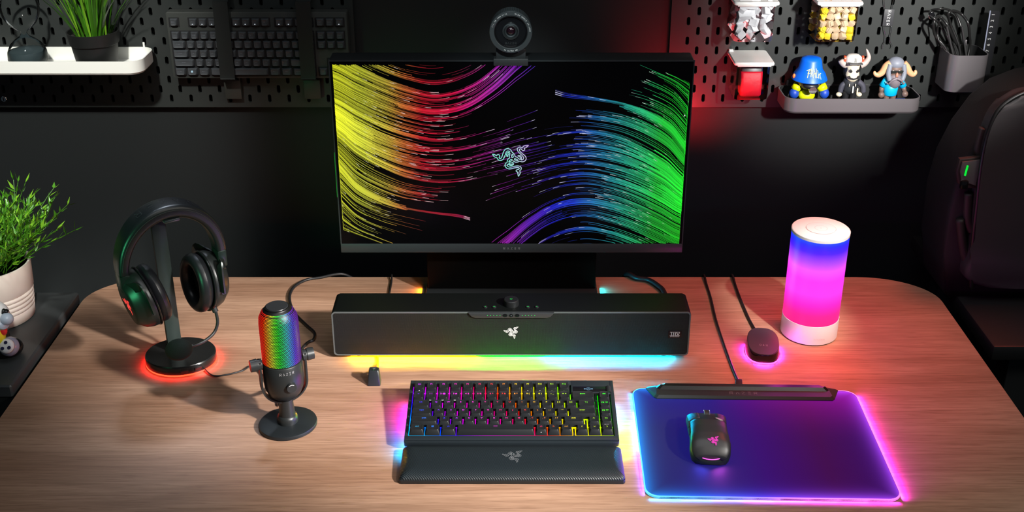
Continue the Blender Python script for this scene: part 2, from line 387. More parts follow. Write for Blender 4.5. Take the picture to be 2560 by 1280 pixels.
# ------------------------------------------------------------------ pegboards
PEG = mat('charcoal_pegboard', (0.021, 0.024, 0.023), 0.45, spec=0.45)
SLOT_SHADE = mat('slot_shade', (0.001, 0.001, 0.001), 0.9, spec=0.0)  # near-black colour stands for the shade inside the slots
def pegboard(name, label, x0, x1, z0, z1, xs, zs):
    """real slots: 40 mm apart in a row, rows 20 mm apart, every other row shifted"""
    t = thing(name, label, 'pegboard', ((x0 + x1) / 2, YP, z0))
    b = MB(); th = 0.006; bm = b.bm
    ox, oz = (x0 + x1) / 2, z0
    def slot(cx, cz):
        pts = []
        for i in range(7): a = R(180 * i / 6); pts.append((cx + .0035 * math.cos(a), cz + .0050 + .0035 * math.sin(a)))
        for i in range(7): a = R(180 + 180 * i / 6); pts.append((cx + .0035 * math.cos(a), cz - .0050 + .0035 * math.sin(a)))
        return pts
    def quad(a, bq, c, d): bm.faces.new([bm.verts.new((p[0] - ox, p[2], p[1] - oz)) for p in (a, bq, c, d)])
    row = 0; z = zs
    nrow = int((z1 - 0.02 - zs) / 0.02)
    ztop = zs + nrow * 0.02 - 0.01
    lo_x, hi_x = x0 + 0.012, x1 - 0.012
    for rr in range(nrow):
        zc = zs + rr * 0.02; sh = xs + (0.02 if rr % 2 else 0.0)
        n0 = math.ceil((lo_x - sh + 0.008) / 0.04); n1 = math.floor((hi_x - sh - 0.008) / 0.04)
        xsn = [sh + n * 0.04 for n in range(n0, n1 + 1)]
        edges = [lo_x] + [(a + c) / 2 for a, c in zip(xsn, xsn[1:])] + [hi_x]
        for k, cx in enumerate(xsn):
            xa, xb, za, zb = edges[k], edges[k + 1], zc - .01, zc + .01
            sl = slot(cx, zc); N = len(sl)
            iv = [bm.verts.new((p[0] - ox, 0, p[1] - oz)) for p in sl]; dv = [bm.verts.new((p[0] - ox, th, p[1] - oz)) for p in sl]
            for i in range(N): bm.faces.new((iv[i], iv[(i + 1) % N], dv[(i + 1) % N], dv[i]))
            cr = [bm.verts.new((p[0] - ox, 0, p[1] - oz)) for p in ((xb, zb), (xa, zb), (xa, za), (xb, za))]
            # sl order: right-top .. left-top (0..6), left-bottom .. right-bottom (7..13)
            bm.faces.new([cr[0]] + iv[3::-1]) ; bm.faces.new([cr[0], iv[3], cr[1]])
            bm.faces.new([cr[1]] + iv[6:2:-1]); bm.faces.new([cr[1], iv[6], iv[7], cr[2]])
            bm.faces.new([cr[2]] + iv[10:6:-1]); bm.faces.new([cr[2], iv[10], cr[3]])
            bm.faces.new([cr[3]] + iv[13:9:-1]); bm.faces.new([cr[3], iv[13], iv[0], cr[0]])
    zb0 = zs - .01
    quad((x0, z0, 0), (x1, z0, 0), (x1, zb0, 0), (x0, zb0, 0)); quad((x0, ztop, 0), (x1, ztop, 0), (x1, z1, 0), (x0, z1, 0))
    quad((x0, zb0, 0), (lo_x, zb0, 0), (lo_x, ztop, 0), (x0, ztop, 0)); quad((hi_x, zb0, 0), (x1, zb0, 0), (x1, ztop, 0), (hi_x, ztop, 0))
    for a, c in (((x0, z0), (x1, z0)), ((x1, z0), (x1, z1)), ((x1, z1), (x0, z1)), ((x0, z1), (x0, z0))):
        quad((a[0], a[1], 0), (c[0], c[1], 0), (c[0], c[1], th), (a[0], a[1], th))
    o = b.build('panel', PEG, t, smooth=0, keepn=False)
    MB().box((0, 0.0105, (z1 - z0) / 2), (x1 - x0 - .002, 0.001, z1 - z0 - .002)).build('slot_shade_sheet', SLOT_SHADE, t, smooth=0)  # added sheet, keeps the slots in painted shade
    return t
s0 = at(12, 223, YP)     # one slot of the left board
PZ0 = at(300, 268, YP).z
lxr = at(882, 20, YP).x
lx0 = lxr - 0.76
lb = pegboard('pegboard', 'dark slotted pegboard on the wall at the left, holding the white tray and spare keyboard', lx0, lxr, PZ0, PZ0 + 0.56, at(32.8, 223, YP).x, at(63, 246, YP).z)
rx0 = at(1677, 60, YP).x
rb = pegboard('pegboard', 'dark slotted pegboard on the wall at the right, holding the bins and toy tray', rx0, rx0 + 0.76, PZ0, PZ0 + 0.56, at(1758, 245, YP).x, at(1758, 245, YP).z)
for px, py, par in ((10, 247, lb),):
    p = at(px, py, YP) - Vector(par.location)
    b = MB(); b.lathe([(0.0062, 0), (0.0062, 0.0015), (0.0052, 0.0025)], 24, T(p.x, -0.0002, p.z) @ RX(90)); b.build('screw', CHROME, par)
    MB().box((p.x, -0.0029, p.z), (0.0016, 0.0006, 0.0075), M=None).build('screw_slot', BLKM, par, smooth=0)

# ------------------------------------------------------------------ left white tray with hourglass and grass pot
def tray(name, label, xa, xb, zt, h, yfr, m, rad=0.02, mi=None):
    """open rounded tray hooked to the pegboard"""
    t = thing(name, label, 'tray', ((xa + xb) / 2, (yfr + YP) / 2, zt - h))
    W, D = xb - xa, YP - yfr - 0.002
    rings = []
    def ring(ins, z, d=0.0): return [(x, y, z) for x, y in rrect(W - 2 * ins, D - 2 * ins, max(rad - ins, 0.004), 8)]
    b = MB(); b.loft([ring(0.003 + 0.006 * (h > .05), 0), ring(0, 0.004), ring(0, h), ring(0.0022, h), ring(0.0022, 0.003)], cap0=True, cap1=True)
    if mi is not None:
        b.bm.faces.ensure_lookup_table(); nn = 4 * 9
        for f in list(b.bm.faces)[nn * 3:nn * 4] + [b.bm.faces[-1]]: f.material_index = 1
    b.build('tray_body', [m, mi] if mi is not None else m, t)
    for sx in (-1, 1):
        MB().box((sx * (W / 2 - 0.022), D / 2 - 0.001, h + 0.004), (0.004, 0.003, 0.012), 0.001).build('hook', m, t)
    return t
zt = at(345, 118, YP - 0.004).z
yf = gd(345, 155, zt).y
hL = (at(330, 155, yf).z - at(330, 189, yf).z)
xr = at(346, 155, yf).x
white_tray = tray('tray', 'white tray shelf hooked on the left pegboard under the grass pot', xr - 0.36, xr + 0.003, zt, hL, yf, WHITE, 0.028)
ztf = zt - hL + 0.0032
ym = (yf + YP) / 2
# hourglass
hc = at(72, 152, ym - 0.01)
hg = thing('hourglass', 'clear glass hourglass with dark sand on the white tray', 'hourglass', (hc.x, ym - 0.01, ztf))
prof = [(0.018, 0.0005), (0.026, 0.001), (0.0335, 0.008), (0.0375, 0.02), (0.036, 0.034), (0.029, 0.048), (0.018, 0.058), (0.009, 0.064), (0.0055, 0.069), (0.007, 0.073), (0.016, 0.079), (0.027, 0.090), (0.034, 0.104), (0.0365, 0.118), (0.034, 0.132), (0.024, 0.142), (0.012, 0.146)]
MB().lathe(prof, 48).build('glass_bulb', clear('hourglass_glass', (0.98, 0.99, 0.99), 0.05, 0.12), hg)
MB().lathe([(r - 0.002, z + 0.001) for r, z in prof[:5]] + [(0.020, 0.036), (0.004, 0.041)], 40).build('sand', mat('black_sand', (0.03, 0.045, 0.05), 0.3, bump=(2000, 0.4)), hg)
# grass pot
def blade(b, p0, d, L, wd, bend, rnd):
    side = Vector((-d.y, d.x, 0)); side = side.normalized() if side.length > 1e-4 else Vector((1, 0, 0))
    n = 6; Lp, Rp = [], []
    tw = rnd.uniform(-0.6, 0.6)
    side = (side * math.cos(tw) + Vector((0, 0, 1)).cross(side) * math.sin(tw)).normalized()
    for i in range(n + 1):
        t = i / n; h = Vector((d.x, d.y, 0)) * (bend * t * t * L)
        p = p0 + Vector((d.x * L * t * 0.5, d.y * L * t * 0.5, L * t * (1 - 0.25 * bend * t))) + h
        ww = wd * (1 - t ** 2.2) + 0.0001
        Lp.append(b.bm.verts.new(p - side * ww / 2)); Rp.append(b.bm.verts.new(p + side * ww / 2))
    for i in range(n): b.bm.faces.new((Lp[i], Rp[i], Rp[i + 1], Lp[i + 1]))
GRASS = mat('grass_green', (0.045, 0.17, 0.008), 0.4)
GRASS2 = mat('grass_light', (0.16, 0.36, 0.02), 0.4)
gp = at(243, 150, ym - 0.002)
pot = thing('potted_grass', 'black pot of tall green grass on the white tray', 'potted plant', (gp.x, ym - 0.002, ztf))
MB().lathe([(0.036, 0), (0.0375, 0.002), (0.043, 0.040), (0.0438, 0.047), (0.047, 0.049), (0.0495, 0.072), (0.047, 0.072), (0.044, 0.062)], 48).build('pot', mat('pot_black', (0.005, 0.0055, 0.0055), 0.55), pot)
MB().lathe([(0.043, 0.060), (0.043, 0.063)], 32).build('soil', mat('soil', (0.012, 0.010, 0.007), 0.9), pot)
rnd = random.Random(4)
for nm, m_, cnt in (('grass_blades', GRASS, 80), ('pale_grass_blades', GRASS2, 26)):
    b = MB()
    for i in range(cnt):
        a = rnd.uniform(0, 2 * PI); rr = 0.034 * math.sqrt(rnd.random()); q = Vector((rr * math.cos(a), rr * math.sin(a), 0.0625))
        d = Vector((math.cos(a), math.sin(a), 0)) * rnd.uniform(0.1, 0.75) * (rr / 0.034 + 0.3)
        if d.y > 0: d.y *= 0.1
        blade(b, q, d, rnd.uniform(0.09, 0.17), rnd.uniform(0.0035, 0.0062), rnd.uniform(0.0, 0.6), rnd)
    for v in b.bm.verts: v.co.y = min(v.co.y, YP - .005 - (ym - 0.002))
    o = b.build(nm, m_, pot, smooth=1.0, keepn=True); o['kind'] = 'stuff'

# ------------------------------------------------------------------ keyboards
ROWS = [
    [('esc', 1)] + [('F%d' % i, 1) for i in range(1, 13)],
    [('~', 1)] + [(a, 1) for a in ('1 !', '2 @', '3 #', '4 $', '5 %', '6 ^', '7 &', '8 *', '9 (', '0 )', '- _', '= +')] + [('bksp', 2)],
    [('tab', 1.5)] + [(a, 1) for a in 'QWERTYUIOP'] + [('[ {', 1), ('] }', 1), ('\\ |', 1.5)],
    [('caps', 1.75)] + [(a, 1) for a in 'ASDFGHJKL'] + [('; :', 1), ("' \"", 1), ('enter', 2.25)],
    [('shift', 2.25)] + [(a, 1) for a in 'ZXCVBNM'] + [(', <', 1), ('. >', 1), ('/ ?', 1), ('shift', 1.75)],
]
_kc = {}
def keycap_mesh(wu, U, gapf=0.045, hgt=0.0088, m=None, topf=0.70):
    k = (wu, round(U, 5), hgt)
    if k in _kc: return _kc[k]
    W = wu * U - 2 * gapf * U * 0.6; D = U - 2 * gapf * U * 0.6
    tw = W - U * 0.27; td = D - U * 0.24
    b = MB(); n = 4
    def rr(w_, d_, z, cy=0.0, r=0.001): return [(x, y + cy, z) for x, y in rrect(w_, d_, r, 3)]
    b.loft([rr(W, D, 0), rr(W, D, hgt * .12), rr(tw + .0006, td + .0006, hgt * .92, .0008, .0016), rr(tw, td, hgt, .0008, .0018),
            rr(tw * .75, td * .8, hgt - .0005, .0008, .0018), rr(tw * .4, td * .4, hgt - .0007, .0008, .0012)])
    bm = b.bm; bmesh.ops.recalc_face_normals(bm, faces=bm.faces)
    me = bpy.data.meshes.new('key'); bm.to_mesh(me); bm.free()
    me.polygons.foreach_set('use_smooth', [True] * len(me.polygons)); me.set_sharp_from_angle(angle=0.7)
    me.materials.append(m); _kc[k] = me
    return me
HUE = [(-4, 200.), (-1.5, 236.), (0, 268.), (1, 296.), (3, 312.), (5, 338.), (6.3, 357.), (7.5, 385.), (9, 412.), (10.5, 425.), (12, 452.), (13.5, 475.), (16, 482.)]
def kcol(x, row, s=0.93):
    h = lerp(HUE, x - 0.9 * row)
    c = hsv(h, s, 1.0); return tuple(v ** 1.6 for v in c)

# main keyboard
KU = 0.01898
KT = 7.2                                   # tilt of the case
kb = thing('keyboard', 'black mechanical keyboard with rainbow backlit keys in front of the soundbar', 'keyboard', (-0.0005, 1.4345, 0.0))
KM = T(0, 0, 0.0165) @ RX(KT)              # local plate frame, x right, y back, origin front centre
KW, KD = 0.3235, 0.1390
CASE = mat('keyboard_case', (0.028, 0.038, 0.046), 0.4, 0.5)
bc = MB()
case_prof = []
bc.prism(rrect(KW, KD, 0.003, 3, 0, KD / 2), -0.0085, 0.001, KM, 0.0008)
bc.prism([(-KW / 2 + .004, .004), (KW / 2 - .004, .004), (KW / 2 - .004, KD - .010), (-KW / 2 + .004, KD - .010)], 0.0, 0.012)
yF = KD - .0125 - 6.25 * KU * .985
_x0 = -KW / 2 + 0.0068
for xa, xb, ya, yb in ((-KW / 2 + .0006, KW / 2 - .0006, .0008, yF - .0004), (-KW / 2 + .0006, _x0 - .0012, yF - .0004, KD - .001), (_x0 + 16.25 * KU + .0016, KW / 2 - .0006, yF - .0004, KD - .001),
        (_x0 + 13.12 * KU, _x0 + 16.25 * KU + .0016, KD - .0125 - KU * 1.12, KD - .001), (_x0 - .0012, _x0 + 13.12 * KU, KD - .0115, KD - .001),
        (_x0 + 15.055 * KU, _x0 + 15.195 * KU, yF + 2.05 * KU, KD - .0125 - KU * 1.12), (_x0 + 13.06 * KU, _x0 + 13.19 * KU, yF - .0004, yF + KU * .8), (_x0 + 14.06 * KU, _x0 + 14.19 * KU, yF + KU * 1.05, yF + KU * 1.8)):
    bc.prism([(xa, ya), (xb, ya), (xb, yb), (xa, yb)], 0.0008, 0.0052, KM, 0.0004)
bc.build('case', CASE, kb)
x0k = -KW / 2 + 0.0068; xm = 16.25 * KU
ytop = KD - 0.0125
def rowy(r): return ytop - (0.5 + r + (0.25 if r > 0 else 0)) * KU * 0.985
# glowing switch plate beneath the caps: a strip per row coloured by its lamps
b = MB(); b.col = b.bm.loops.layers.float_color.new('Col')
for r in range(6):
    yc = rowy(r); h0 = yc - KU * .49 - (0.0003 if r == 5 else 0); h1 = yc + KU * .49 + (0.25 * KU if r == 1 else 0)
    xe = 13.0 if r == 0 else 16.3
    n = int(xe * 4)
    for i in range(n):
        xa, xb = xe * i / n - .05, xe * (i + 1) / n - .05
        if 15.05 < (xa + xb) / 2 < 15.2 and r < 4: continue
        f = b.bm.faces.new([b.bm.verts.new((x0k + px * KU, py, 0.0013)) for px, py in ((xa, h0), (xb, h0), (xb, h1), (xa, h1))])
        for lp, px, rr_ in zip(f.loops, (xa, xb, xb, xa), (r + .5, r + .5, r - .5, r - .5)): lp[b.col] = (*kcol(px, rr_, 1.0), 1)
b.build('backlight_plate', emat('key_backlight', 1.25), kb, smooth=0, M=KM, keepn=True)
KEYM = mat('keycap_black', (0.009, 0.0105, 0.012), 0.45, spec=0.35)
_lm = {}
def legend_mat(c):
    k = tuple(round(v, 1) for v in c)
    if k not in _lm:
        _lm[k] = mat('legend_light_%d' % len(_lm), (0.02, 0.02, 0.02), 0.5, emit=c, es=1.7)
    return _lm[k]
def add_key(leg, wu, xc, r, small=None):
    c = kcol(xc, r)
    o = bpy.data.objects.new('space_bar' if wu > 5 else 'key', keycap_mesh(wu, KU, m=KEYM)); C.objects.link(o); o.parent = kb
    lift = 0.0036 + (0.0012 if r in (0, 1) else 0)
    K = KM @ T(x0k + xc * KU, rowy(r), lift) @ RX({0: 7, 1: 5, 2: 1, 3: -2, 4: -5, 5: -7}[r])
    o.matrix_local = K
    z = 0.0088 + .00012
    if leg == 'bksp':
        b = MB(); b.ribbon([(-.004, .0), (.004, 0)], .0006); b.flat([(-.0045, 0), (-.0025, .0012), (-.0025, -.0012)]); l = b.build('legend', legend_mat(c), o, 0, T(0, .0022, z), True)
    elif leg == 'win':
        b = MB()
        for dx in (-.0009, .0009):
            for dy in (-.0009, .0009): b.flat([(dx + a, dy + e) for a, e in ((-.0007, -.0007), (.0007, -.0007), (.0007, .0007), (-.0007, .0007))])
        b.build('legend', legend_mat(c), o, 0, T(0, .0022, z), True)
    elif leg in ('up', 'down', 'left', 'right'):
        rz = {'up': 0, 'left': 90, 'down': 180, 'right': 270}[leg]
        MB().ribbon([(-.0014, -.0006), (0, .0008), (.0014, -.0006)], .0006).build('legend', legend_mat(c), o, 0, T(0, .0022, z) @ RZ(rz), True)
    elif leg == 'space':
        MB().ribbon([(-.003, 0), (.003, 0)], .0006).build('legend', legend_mat(c), o, 0, T(0, .0030, z), True)
    elif leg:
        sz = 0.0036 if (len(leg) == 1 or ' ' in leg) else 0.0031
        text('legend', leg, sz, T(0, .0024, z), legend_mat(c), o, 1.3)
    if small:
        text('side_legend', small, 0.0026, T(0, -KU * .41, z * .52) @ RX(68), WPRINT, o, 1.2)
    return o
side = {(0, 0): '&', (0, 9): 'o', (0, 10): 'o', (0, 11): '-', (0, 12): '-', (1, 1): 'B1', (1, 2): 'B2', (1, 3): 'B3', (2, 10): 'prt sc'}
for r, row in enumerate(ROWS):
    x = 0
    for i, (l, wu) in enumerate(row):
        add_key(l, wu, x + wu / 2, r, side.get((r, i))); x += wu
x = 0
for l, wu in (('ctrl', 1.25), ('win', 1.25), ('alt', 1.25), ('space', 6.25), ('alt', 1), ('fn', 1), ('ctrl', 1)):
    add_key(l, wu, x + wu / 2, 5, '=' if (l == 'alt' and x > 5) else None); x += wu
for l, xc, r, sm in (('del', 15.75, 1, 'c'), ('pg up', 15.75, 2, 'home'), ('pg dn', 15.75, 3, 'end'), ('ins', 15.75, 4, 'pause'), ('up', 14.75, 4, None), ('left', 13.75, 5, None), ('down', 14.75, 5, None), ('right', 15.75, 5, None)):
    add_key(l, 1, xc, r, sm)
# little display, volume roller
MB().box((x0k + 14.65 * KU, rowy(0) - .001, 0.0048), (2.75 * KU, 0.0125, 0.0022), 0.0006).build('display', BLKG, kb, M=KM)
b = MB()
for rr_ in (.0038, .0027):
    b.ribbon([(rr_ * math.cos(R(a)), rr_ * .8 * math.sin(R(a))) for a in range(0, 360, 15)], .00045, True)
b.ribbon([(-.007, 0), (-.0045, 0)], .003); b.ribbon([(.0045, 0), (.007, 0)], .003); b.ribbon([(-.0015, -.0008), (.0015, .0008)], .0008)
b.build('display_picture', mat('display_blue', (0, 0, 0), 0.5, emit=(0.25, 0.5, 0.75), es=0.6), kb, 0, KM @ T(x0k + 14.55 * KU, rowy(0) - .001, .0060), True)
b = MB(); b.cyl((x0k + 16.22 * KU, rowy(0) - .010, .004), (x0k + 16.22 * KU, rowy(0) + .004, .004), .0048, seg=28)
b.build('volume_roller', DARKM, kb, M=KM)
# lamps of the case edges
def edge_light(name, p0, p1, tab, e, parent, out, nseg, sz, strengthcol=None, M=None):
    for i in range(nseg):
        t = (i + .5) / nseg; c = lerp(tab, t); p = Vector(p0).lerp(Vector(p1), t)
        l = bpy.data.lights.new(name, 'AREA'); l.shape = 'RECTANGLE'; l.size = (Vector(p1) - Vector(p0)).length / nseg; l.size_y = sz
        l.color = c; l.energy = e / nseg
        o = bpy.data.objects.new(name, l); C.objects.link(o)
        xd = (Vector(p1) - Vector(p0)).normalized(); zd = -Vector(out).normalized(); yd = zd.cross(xd)
        Mx = Matrix((xd, yd, zd)).transposed().to_4x4(); Mx.translation = p
        o.matrix_local = Mx; o.parent = parent
MAG, BLU, CYA, GRN, YEL, RED, ORA = (1, .05, .85), (.10, .12, 1), (0, .55, 1), (.02, 1, .05), (1, .85, 0), (1, .02, .02), (1, .35, 0)
edge_light('underglow_left', (-KW / 2 - .0015, .125, .0095), (-KW / 2 - .0015, -.02, .0095), [(0, (1, .03, .8)), (.35, (.7, .03, 1)), (.6, (.06, .06, 1)), (1, (0, .45, 1))], 0.24, kb, (-1, 0, -.8), 6, .006)
edge_light('underglow_right', (KW / 2 + .0015, .125, .0095), (KW / 2 + .0015, -.02, .0095), [(0, (.05, .15, 1)), (.25, (.05, .5, 1)), (.5, (.05, 1, .02)), (1, (1, .80, 0))], 0.20, kb, (1, 0, -.8), 6, .006)

# wrist rest
wr = thing('wrist_rest', 'padded black leather wrist rest in front of the keyboard', 'wrist rest', (0, 1.394, 0))
LEATW = weave('carbon_leather', (0.009, 0.014, 0.017), 0.0028, 0.42, 0.55, ('X', 'Y'), diag=True)
WRW, WRD = 0.3260, 0.0755
MB().prism(rrect(WRW + .001, WRD + .001, 0.004, 4), 0.0, 0.0065, bevel=0.0008).build('base', BLK, wr)
b = MB(); rings = []
for ins, z in ((0, .0066), (0, .0085), (.0012, .0105), (.004, .0132), (.009, .0155), (.016, .0168), (.026, .0172)):
    rings.append([(x, y, z + y * 0.035) for x, y in rrect(WRW - 2 * ins, WRD - 2 * ins, max(.006 - ins * .1, .003), 5)])
b.loft(rings); b.build('cushion', LEATW, wr, smooth=1.2)
emblem('emblem', 0.031, T(0, .004, .0176) @ RX(2), GPRINT, wr, 0.018)

# ------------------------------------------------------------------ soundbar
sb = thing('soundbar', 'long black soundbar with mesh front and green indicators under the monitor', 'soundbar', (-0.0015, 1.735, 0))
BW, BH, BD = 0.6060, 0.0855, 0.068
zb = 0.0065
def barsec(x, ins, y0=-BD / 2, y1=BD / 2):
    return [(x, y0 + (y + .5) * (y1 - y0), zb + (z + .5) * BH) for y, z in []]
b = MB()
b.prism(rrect(BW, BH, 0.007, 6, 0, zb + BH / 2), -BD / 2, BD / 2 - .004, Matrix(((1, 0, 0, 0), (0, 0, 1, 0), (0, 1, 0, 0), (0, 0, 0, 1))), 0.0015)
b.build('housing', mat('soundbar_body', (0.0022, 0.0032, 0.0030), 0.5, spec=0.2), sb)
FM = basis((0, -BD / 2 - 0.0004, 0), (1, 0, 0), (0, 0, 1))      # front plane frame
b = MB()
out = rrect(BW - .001, BH - .001, .0065, 6, 0, zb + BH / 2); inn = rrect(BW - .0055, BH - .0055, .005, 6, 0, zb + BH / 2)
n = len(out); ov = [b.bm.verts.new((x, z, .0016)) for x, z in out]; iv = [b.bm.verts.new((x, z, .0016)) for x, z in inn]; od = [b.bm.verts.new((x, z, 0)) for x, z in out]; idv = [b.bm.verts.new((x, z, .0004)) for x, z in inn]
for i in range(n):
    j = (i + 1) % n
    b.bm.faces.new((ov[i], ov[j], iv[j], iv[i])); b.bm.faces.new((od[i], od[j], ov[j], ov[i])); b.bm.faces.new((iv[i], iv[j], idv[j], idv[i]))
b.build('front_frame', mat('frame_grey', (0.12, 0.14, 0.14), 0.35, 0.3), sb, M=FM)
MB().prism(rrect(BW - .0055, BH - .0055, .005, 6, 0, zb + BH / 2), 0.0, 0.0009).build('front_mesh', weave('speaker_mesh', (0.0055, 0.0068, 0.0066), 0.0024, 0.55, 0.85, ('X', 'Z'), spec=0.3), sb, M=FM)
# sensor bar
zt_ = zb + BH
poly = [(-.072, zt_ - .0005), (.072, zt_ - .0005), (.070, zt_ - .004), (.066, zt_ - .0085), (.060, zt_ - .0105), (-.060, zt_ - .0105), (-.066, zt_ - .0085), (-.070, zt_ - .004)]
MB().prism(list(reversed(poly)), 0.0, 0.0042, bevel=.0008).build('sensor_bar', mat('sensor_plastic', (0.03, 0.034, 0.036), 0.3), sb, M=FM)
for i in range(10):
    xx = (-1 if i < 5 else 1) * (.0187 + (i % 5) * .00525)
    MB().lathe([(0.0007, 0), (0.0007, .0003)], 12, FM @ T(xx, zt_ - .0052, .0042)).build('indicator_light', GREENL, sb)
for xx, rr_ in ((-.0102, .0036), (.0102, .0036), (0, .0031)):
    MB().lathe([(rr_, 0), (rr_, .0005)], 24, FM @ T(xx, zt_ - .0052, .0042), sx=1.08 if xx else 1, sy=.8 if xx else .95).build('camera_window' if not xx else 'infrared_window', BLKG, sb)
MB().lathe([(0.0014, 0), (0.0012, .0006)], 16, FM @ T(0, zt_ - .0052, .0047)).build('camera_lens', mat('lens_grey', (.05, .055, .06), .2), sb)
# knob and buttons on top
MB().lathe([(0.0135, 0), (0.0135, .003), (0.0125, .0095), (0.0115, .0105)], 40, T(0, -.010, zt_ + .0001)).build('volume_knob', mat('knob_black', (0.018, 0.02, 0.021), 0.3, 0.5), sb)
b = MB(); b.ribbon([(.0018 * math.sin(R(a)), .0018 * math.cos(R(a))) for a in range(40, 321, 20)], .0005); b.ribbon([(0, .0006), (0, .0024)], .0005)
b.build('power_symbol', GREENL, sb, 0, T(0, -.010, zt_ + .01085), True)
for xx in (-.0435, -.0285, .0285, .0435):
    k = MB().lathe([(0.0034, 0), (0.0032, .0014)], 24, T(xx, -.020, zt_ + .0001)).build('button', BLK, sb)
    MB().ribbon([(-.0010 if abs(xx) > .03 else -.0017, 0), (.0010 if abs(xx) > .03 else .0017, 0)], .0012).build('button_symbol', GREENL, k, 0, T(xx, -.020, zt_ + .0017), True)
emblem('emblem', 0.026, FM @ T(-.0005, zb + .045, .0012), WPRINT, sb, 0.035)
# badge
bx, bz = .2775, zb + .042
bd_ = MB().prism(rrect(.0225, .0135, .001, 3, bx, bz), 0.0009, .0014).build('badge', BLKG, sb, M=FM)
b = MB()
for st in ([(-.0085, .0042), (.0085, .0042)], [(-.0085, -.0026), (.0085, -.0026)], [(-.0058, .0042), (-.0058, -.0026)], [(-.0025, .003), (-.0025, -.0026)], [(.0012, .003), (.0012, -.0026)], [(-.0025, .0008), (.0012, .0008)], [(.0028, .003), (.0080, -.0026)], [(.0080, .003), (.0028, -.0026)]):
    b.ribbon([(x + bx, z + bz) for x, z in st], .0010)
b.build('badge_letters', WPRINT, bd_, 0, FM @ T(0, 0, .0015), True)
text('badge_caption', 'SPATIAL AUDIO', .0019, FM @ T(bx, bz - .0045, .0015), WPRINT, bd_, 1.15)
for xx in (-.262, .262):
    for yy in (-.022, .022):
        MB().lathe([(0.0045, 0), (0.0052, .0066)], 20, T(xx, yy, 0)).build('foot', RUB, sb)
BT = [(0, (1, .50, 0)), (.12, (1, .62, 0)), (.28, (1, .75, 0)), (.33, (.5, 1.2, 0)), (.38, (.0, 2.2, .0)), (.62, (.0, 2.2, .02)), (.68, (0, .8, 1.8)), (1, (0, .9, 1.8))]
edge_light('underglow', (-.272, -.0285, .0060), (.272, -.0285, .0060), BT, 4.6, sb, (0, -1.0, -1.0), 18, .004)
edge_light('rear_glow_left', (-.172, .1, .004), (-.171, .22, .004), [(0, (1, .35, 0)), (1, (1, .3, 0))], .2, sb, (-1, 0, -.4), 2, .006)
edge_light('rear_glow_right', (.171, .1, .004), (.170, .22, .004), [(0, (0, .7, 1)), (1, (0, .7, 1))], .2, sb, (1, 0, -.4), 2, .006)

# ------------------------------------------------------------------ monitor
MY = 1.885
mt = at(1280, 150, MY).z; mb = at(1280, 630, MY).z
mx0, mx1 = (at(821, 150, MY).x + at(853.5, 631, MY).x) / 2, (at(1735, 150, MY).x + at(1706.5, 631, MY).x) / 2
mw, mh = mx1 - mx0, mt - mb
mon = thing('monitor', 'black flat monitor showing coloured light streaks and a snake emblem', 'monitor', ((mx0 + mx1) / 2, MY, 0))
MM = basis((0, 0, mb), (1, 0, 0), (0, 0, 1))                    # x right, y up, z to the viewer
MB().prism(rrect(mw, mh, .003, 4, 0, mh / 2), -.045, 0.0, bevel=.001).build('housing', mat('monitor_body', (0.015, 0.018, 0.02), 0.38, 0.4), mon, M=MM)
st0, st1 = at(1280, 161, MY - .001).z - mb, at(1280, 609, MY - .001).z - mb      # screen top / bottom above mb
sx0, sx1 = -mw / 2 + .0065, mw / 2 - .0065
b = MB()   # thin raised rim and lower bezel
b.prism([(-mw / 2, 0), (mw / 2, 0), (mw / 2, st1), (-mw / 2, st1)], .0002, .0022, bevel=.0004)
b.prism([(-mw / 2, mh - .0022), (mw / 2, mh - .0022), (mw / 2, mh), (-mw / 2, mh)], .0002, .0022)
b.prism([(-mw / 2, st1), (-mw / 2 + .0018, st1), (-mw / 2 + .0018, mh - .0022), (-mw / 2, mh - .0022)], .0002, .0022)
b.prism([(mw / 2 - .0018, st1), (mw / 2, st1), (mw / 2, mh - .0022), (mw / 2 - .0018, mh - .0022)], .0002, .0022)
b.build('bezel', mat('bezel_grey', (0.05, 0.06, 0.065), 0.35, 0.5), mon, M=MM)
scr = MB().prism([(sx0 - .004, st1), (sx1 + .004, st1), (sx1 + .004, mh - .003), (sx0 - .004, mh - .003)], .0002, .0008).build('screen', mat('screen_black', (0.0015, 0.0015, 0.002), 0.25, spec=0.15), mon, M=MM)
SW, SH = sx1 - sx0, st0 - st1
KX = [55, 200, 350, 500, 680, 850, 1000, 1180, 1400, 1600]
KC = [[-420, -300, -200, -120, -60, -100, -220, -420, -700, -900],
      [-160, -60, 20, 75, 95, 60, -30, -200, -450, -700],
      [20, 85, 150, 200, 238, 205, 125, -40, -260, -450],
      [130, 200, 265, 320, 350, 325, 240, 85, -110, -300],
      [270, 345, 415, 468, 503, 487, 445, 385, 300, 200],
      [400, 500, 575, 625, 652, 640, 605, 555, 500, 440],
      [480, 595, 680, 745, 780, 772, 740, 700, 650, 590],
      [560, 690, 775, 830, 858, 862, 850, 830, 800, 770],
      [660, 810, 895, 945, 975, 995, 1050, 1140, 1250, 1350],
      [780, 905, 975, 1015, 1060, 1130, 1200, 1300, 1400, 1500],
      [910, 1045, 1120, 1180, 1250, 1330, 1400, 1500, 1600, 1700],
      [1090, 1130, 1185, 1250, 1330, 1400, 1500, 1600, 1700, 1800]]
def cm1(a, b_, c, d, t): return 0.5 * (2 * b_ + (c - a) * t + (2 * a - 5 * b_ + 4 * c - d) * t * t + (3 * b_ - a - 3 * c + d) * t ** 3)
def ky(row, X):
    for i in range(len(KX) - 1):
        if X <= KX[i + 1] or i == len(KX) - 2:
            t = (X - KX[i]) / (KX[i + 1] - KX[i]); q = KC[row]
            return cm1(q[max(i - 1, 0)], q[i], q[i + 1], q[min(i + 2, len(KX) - 1)], t)
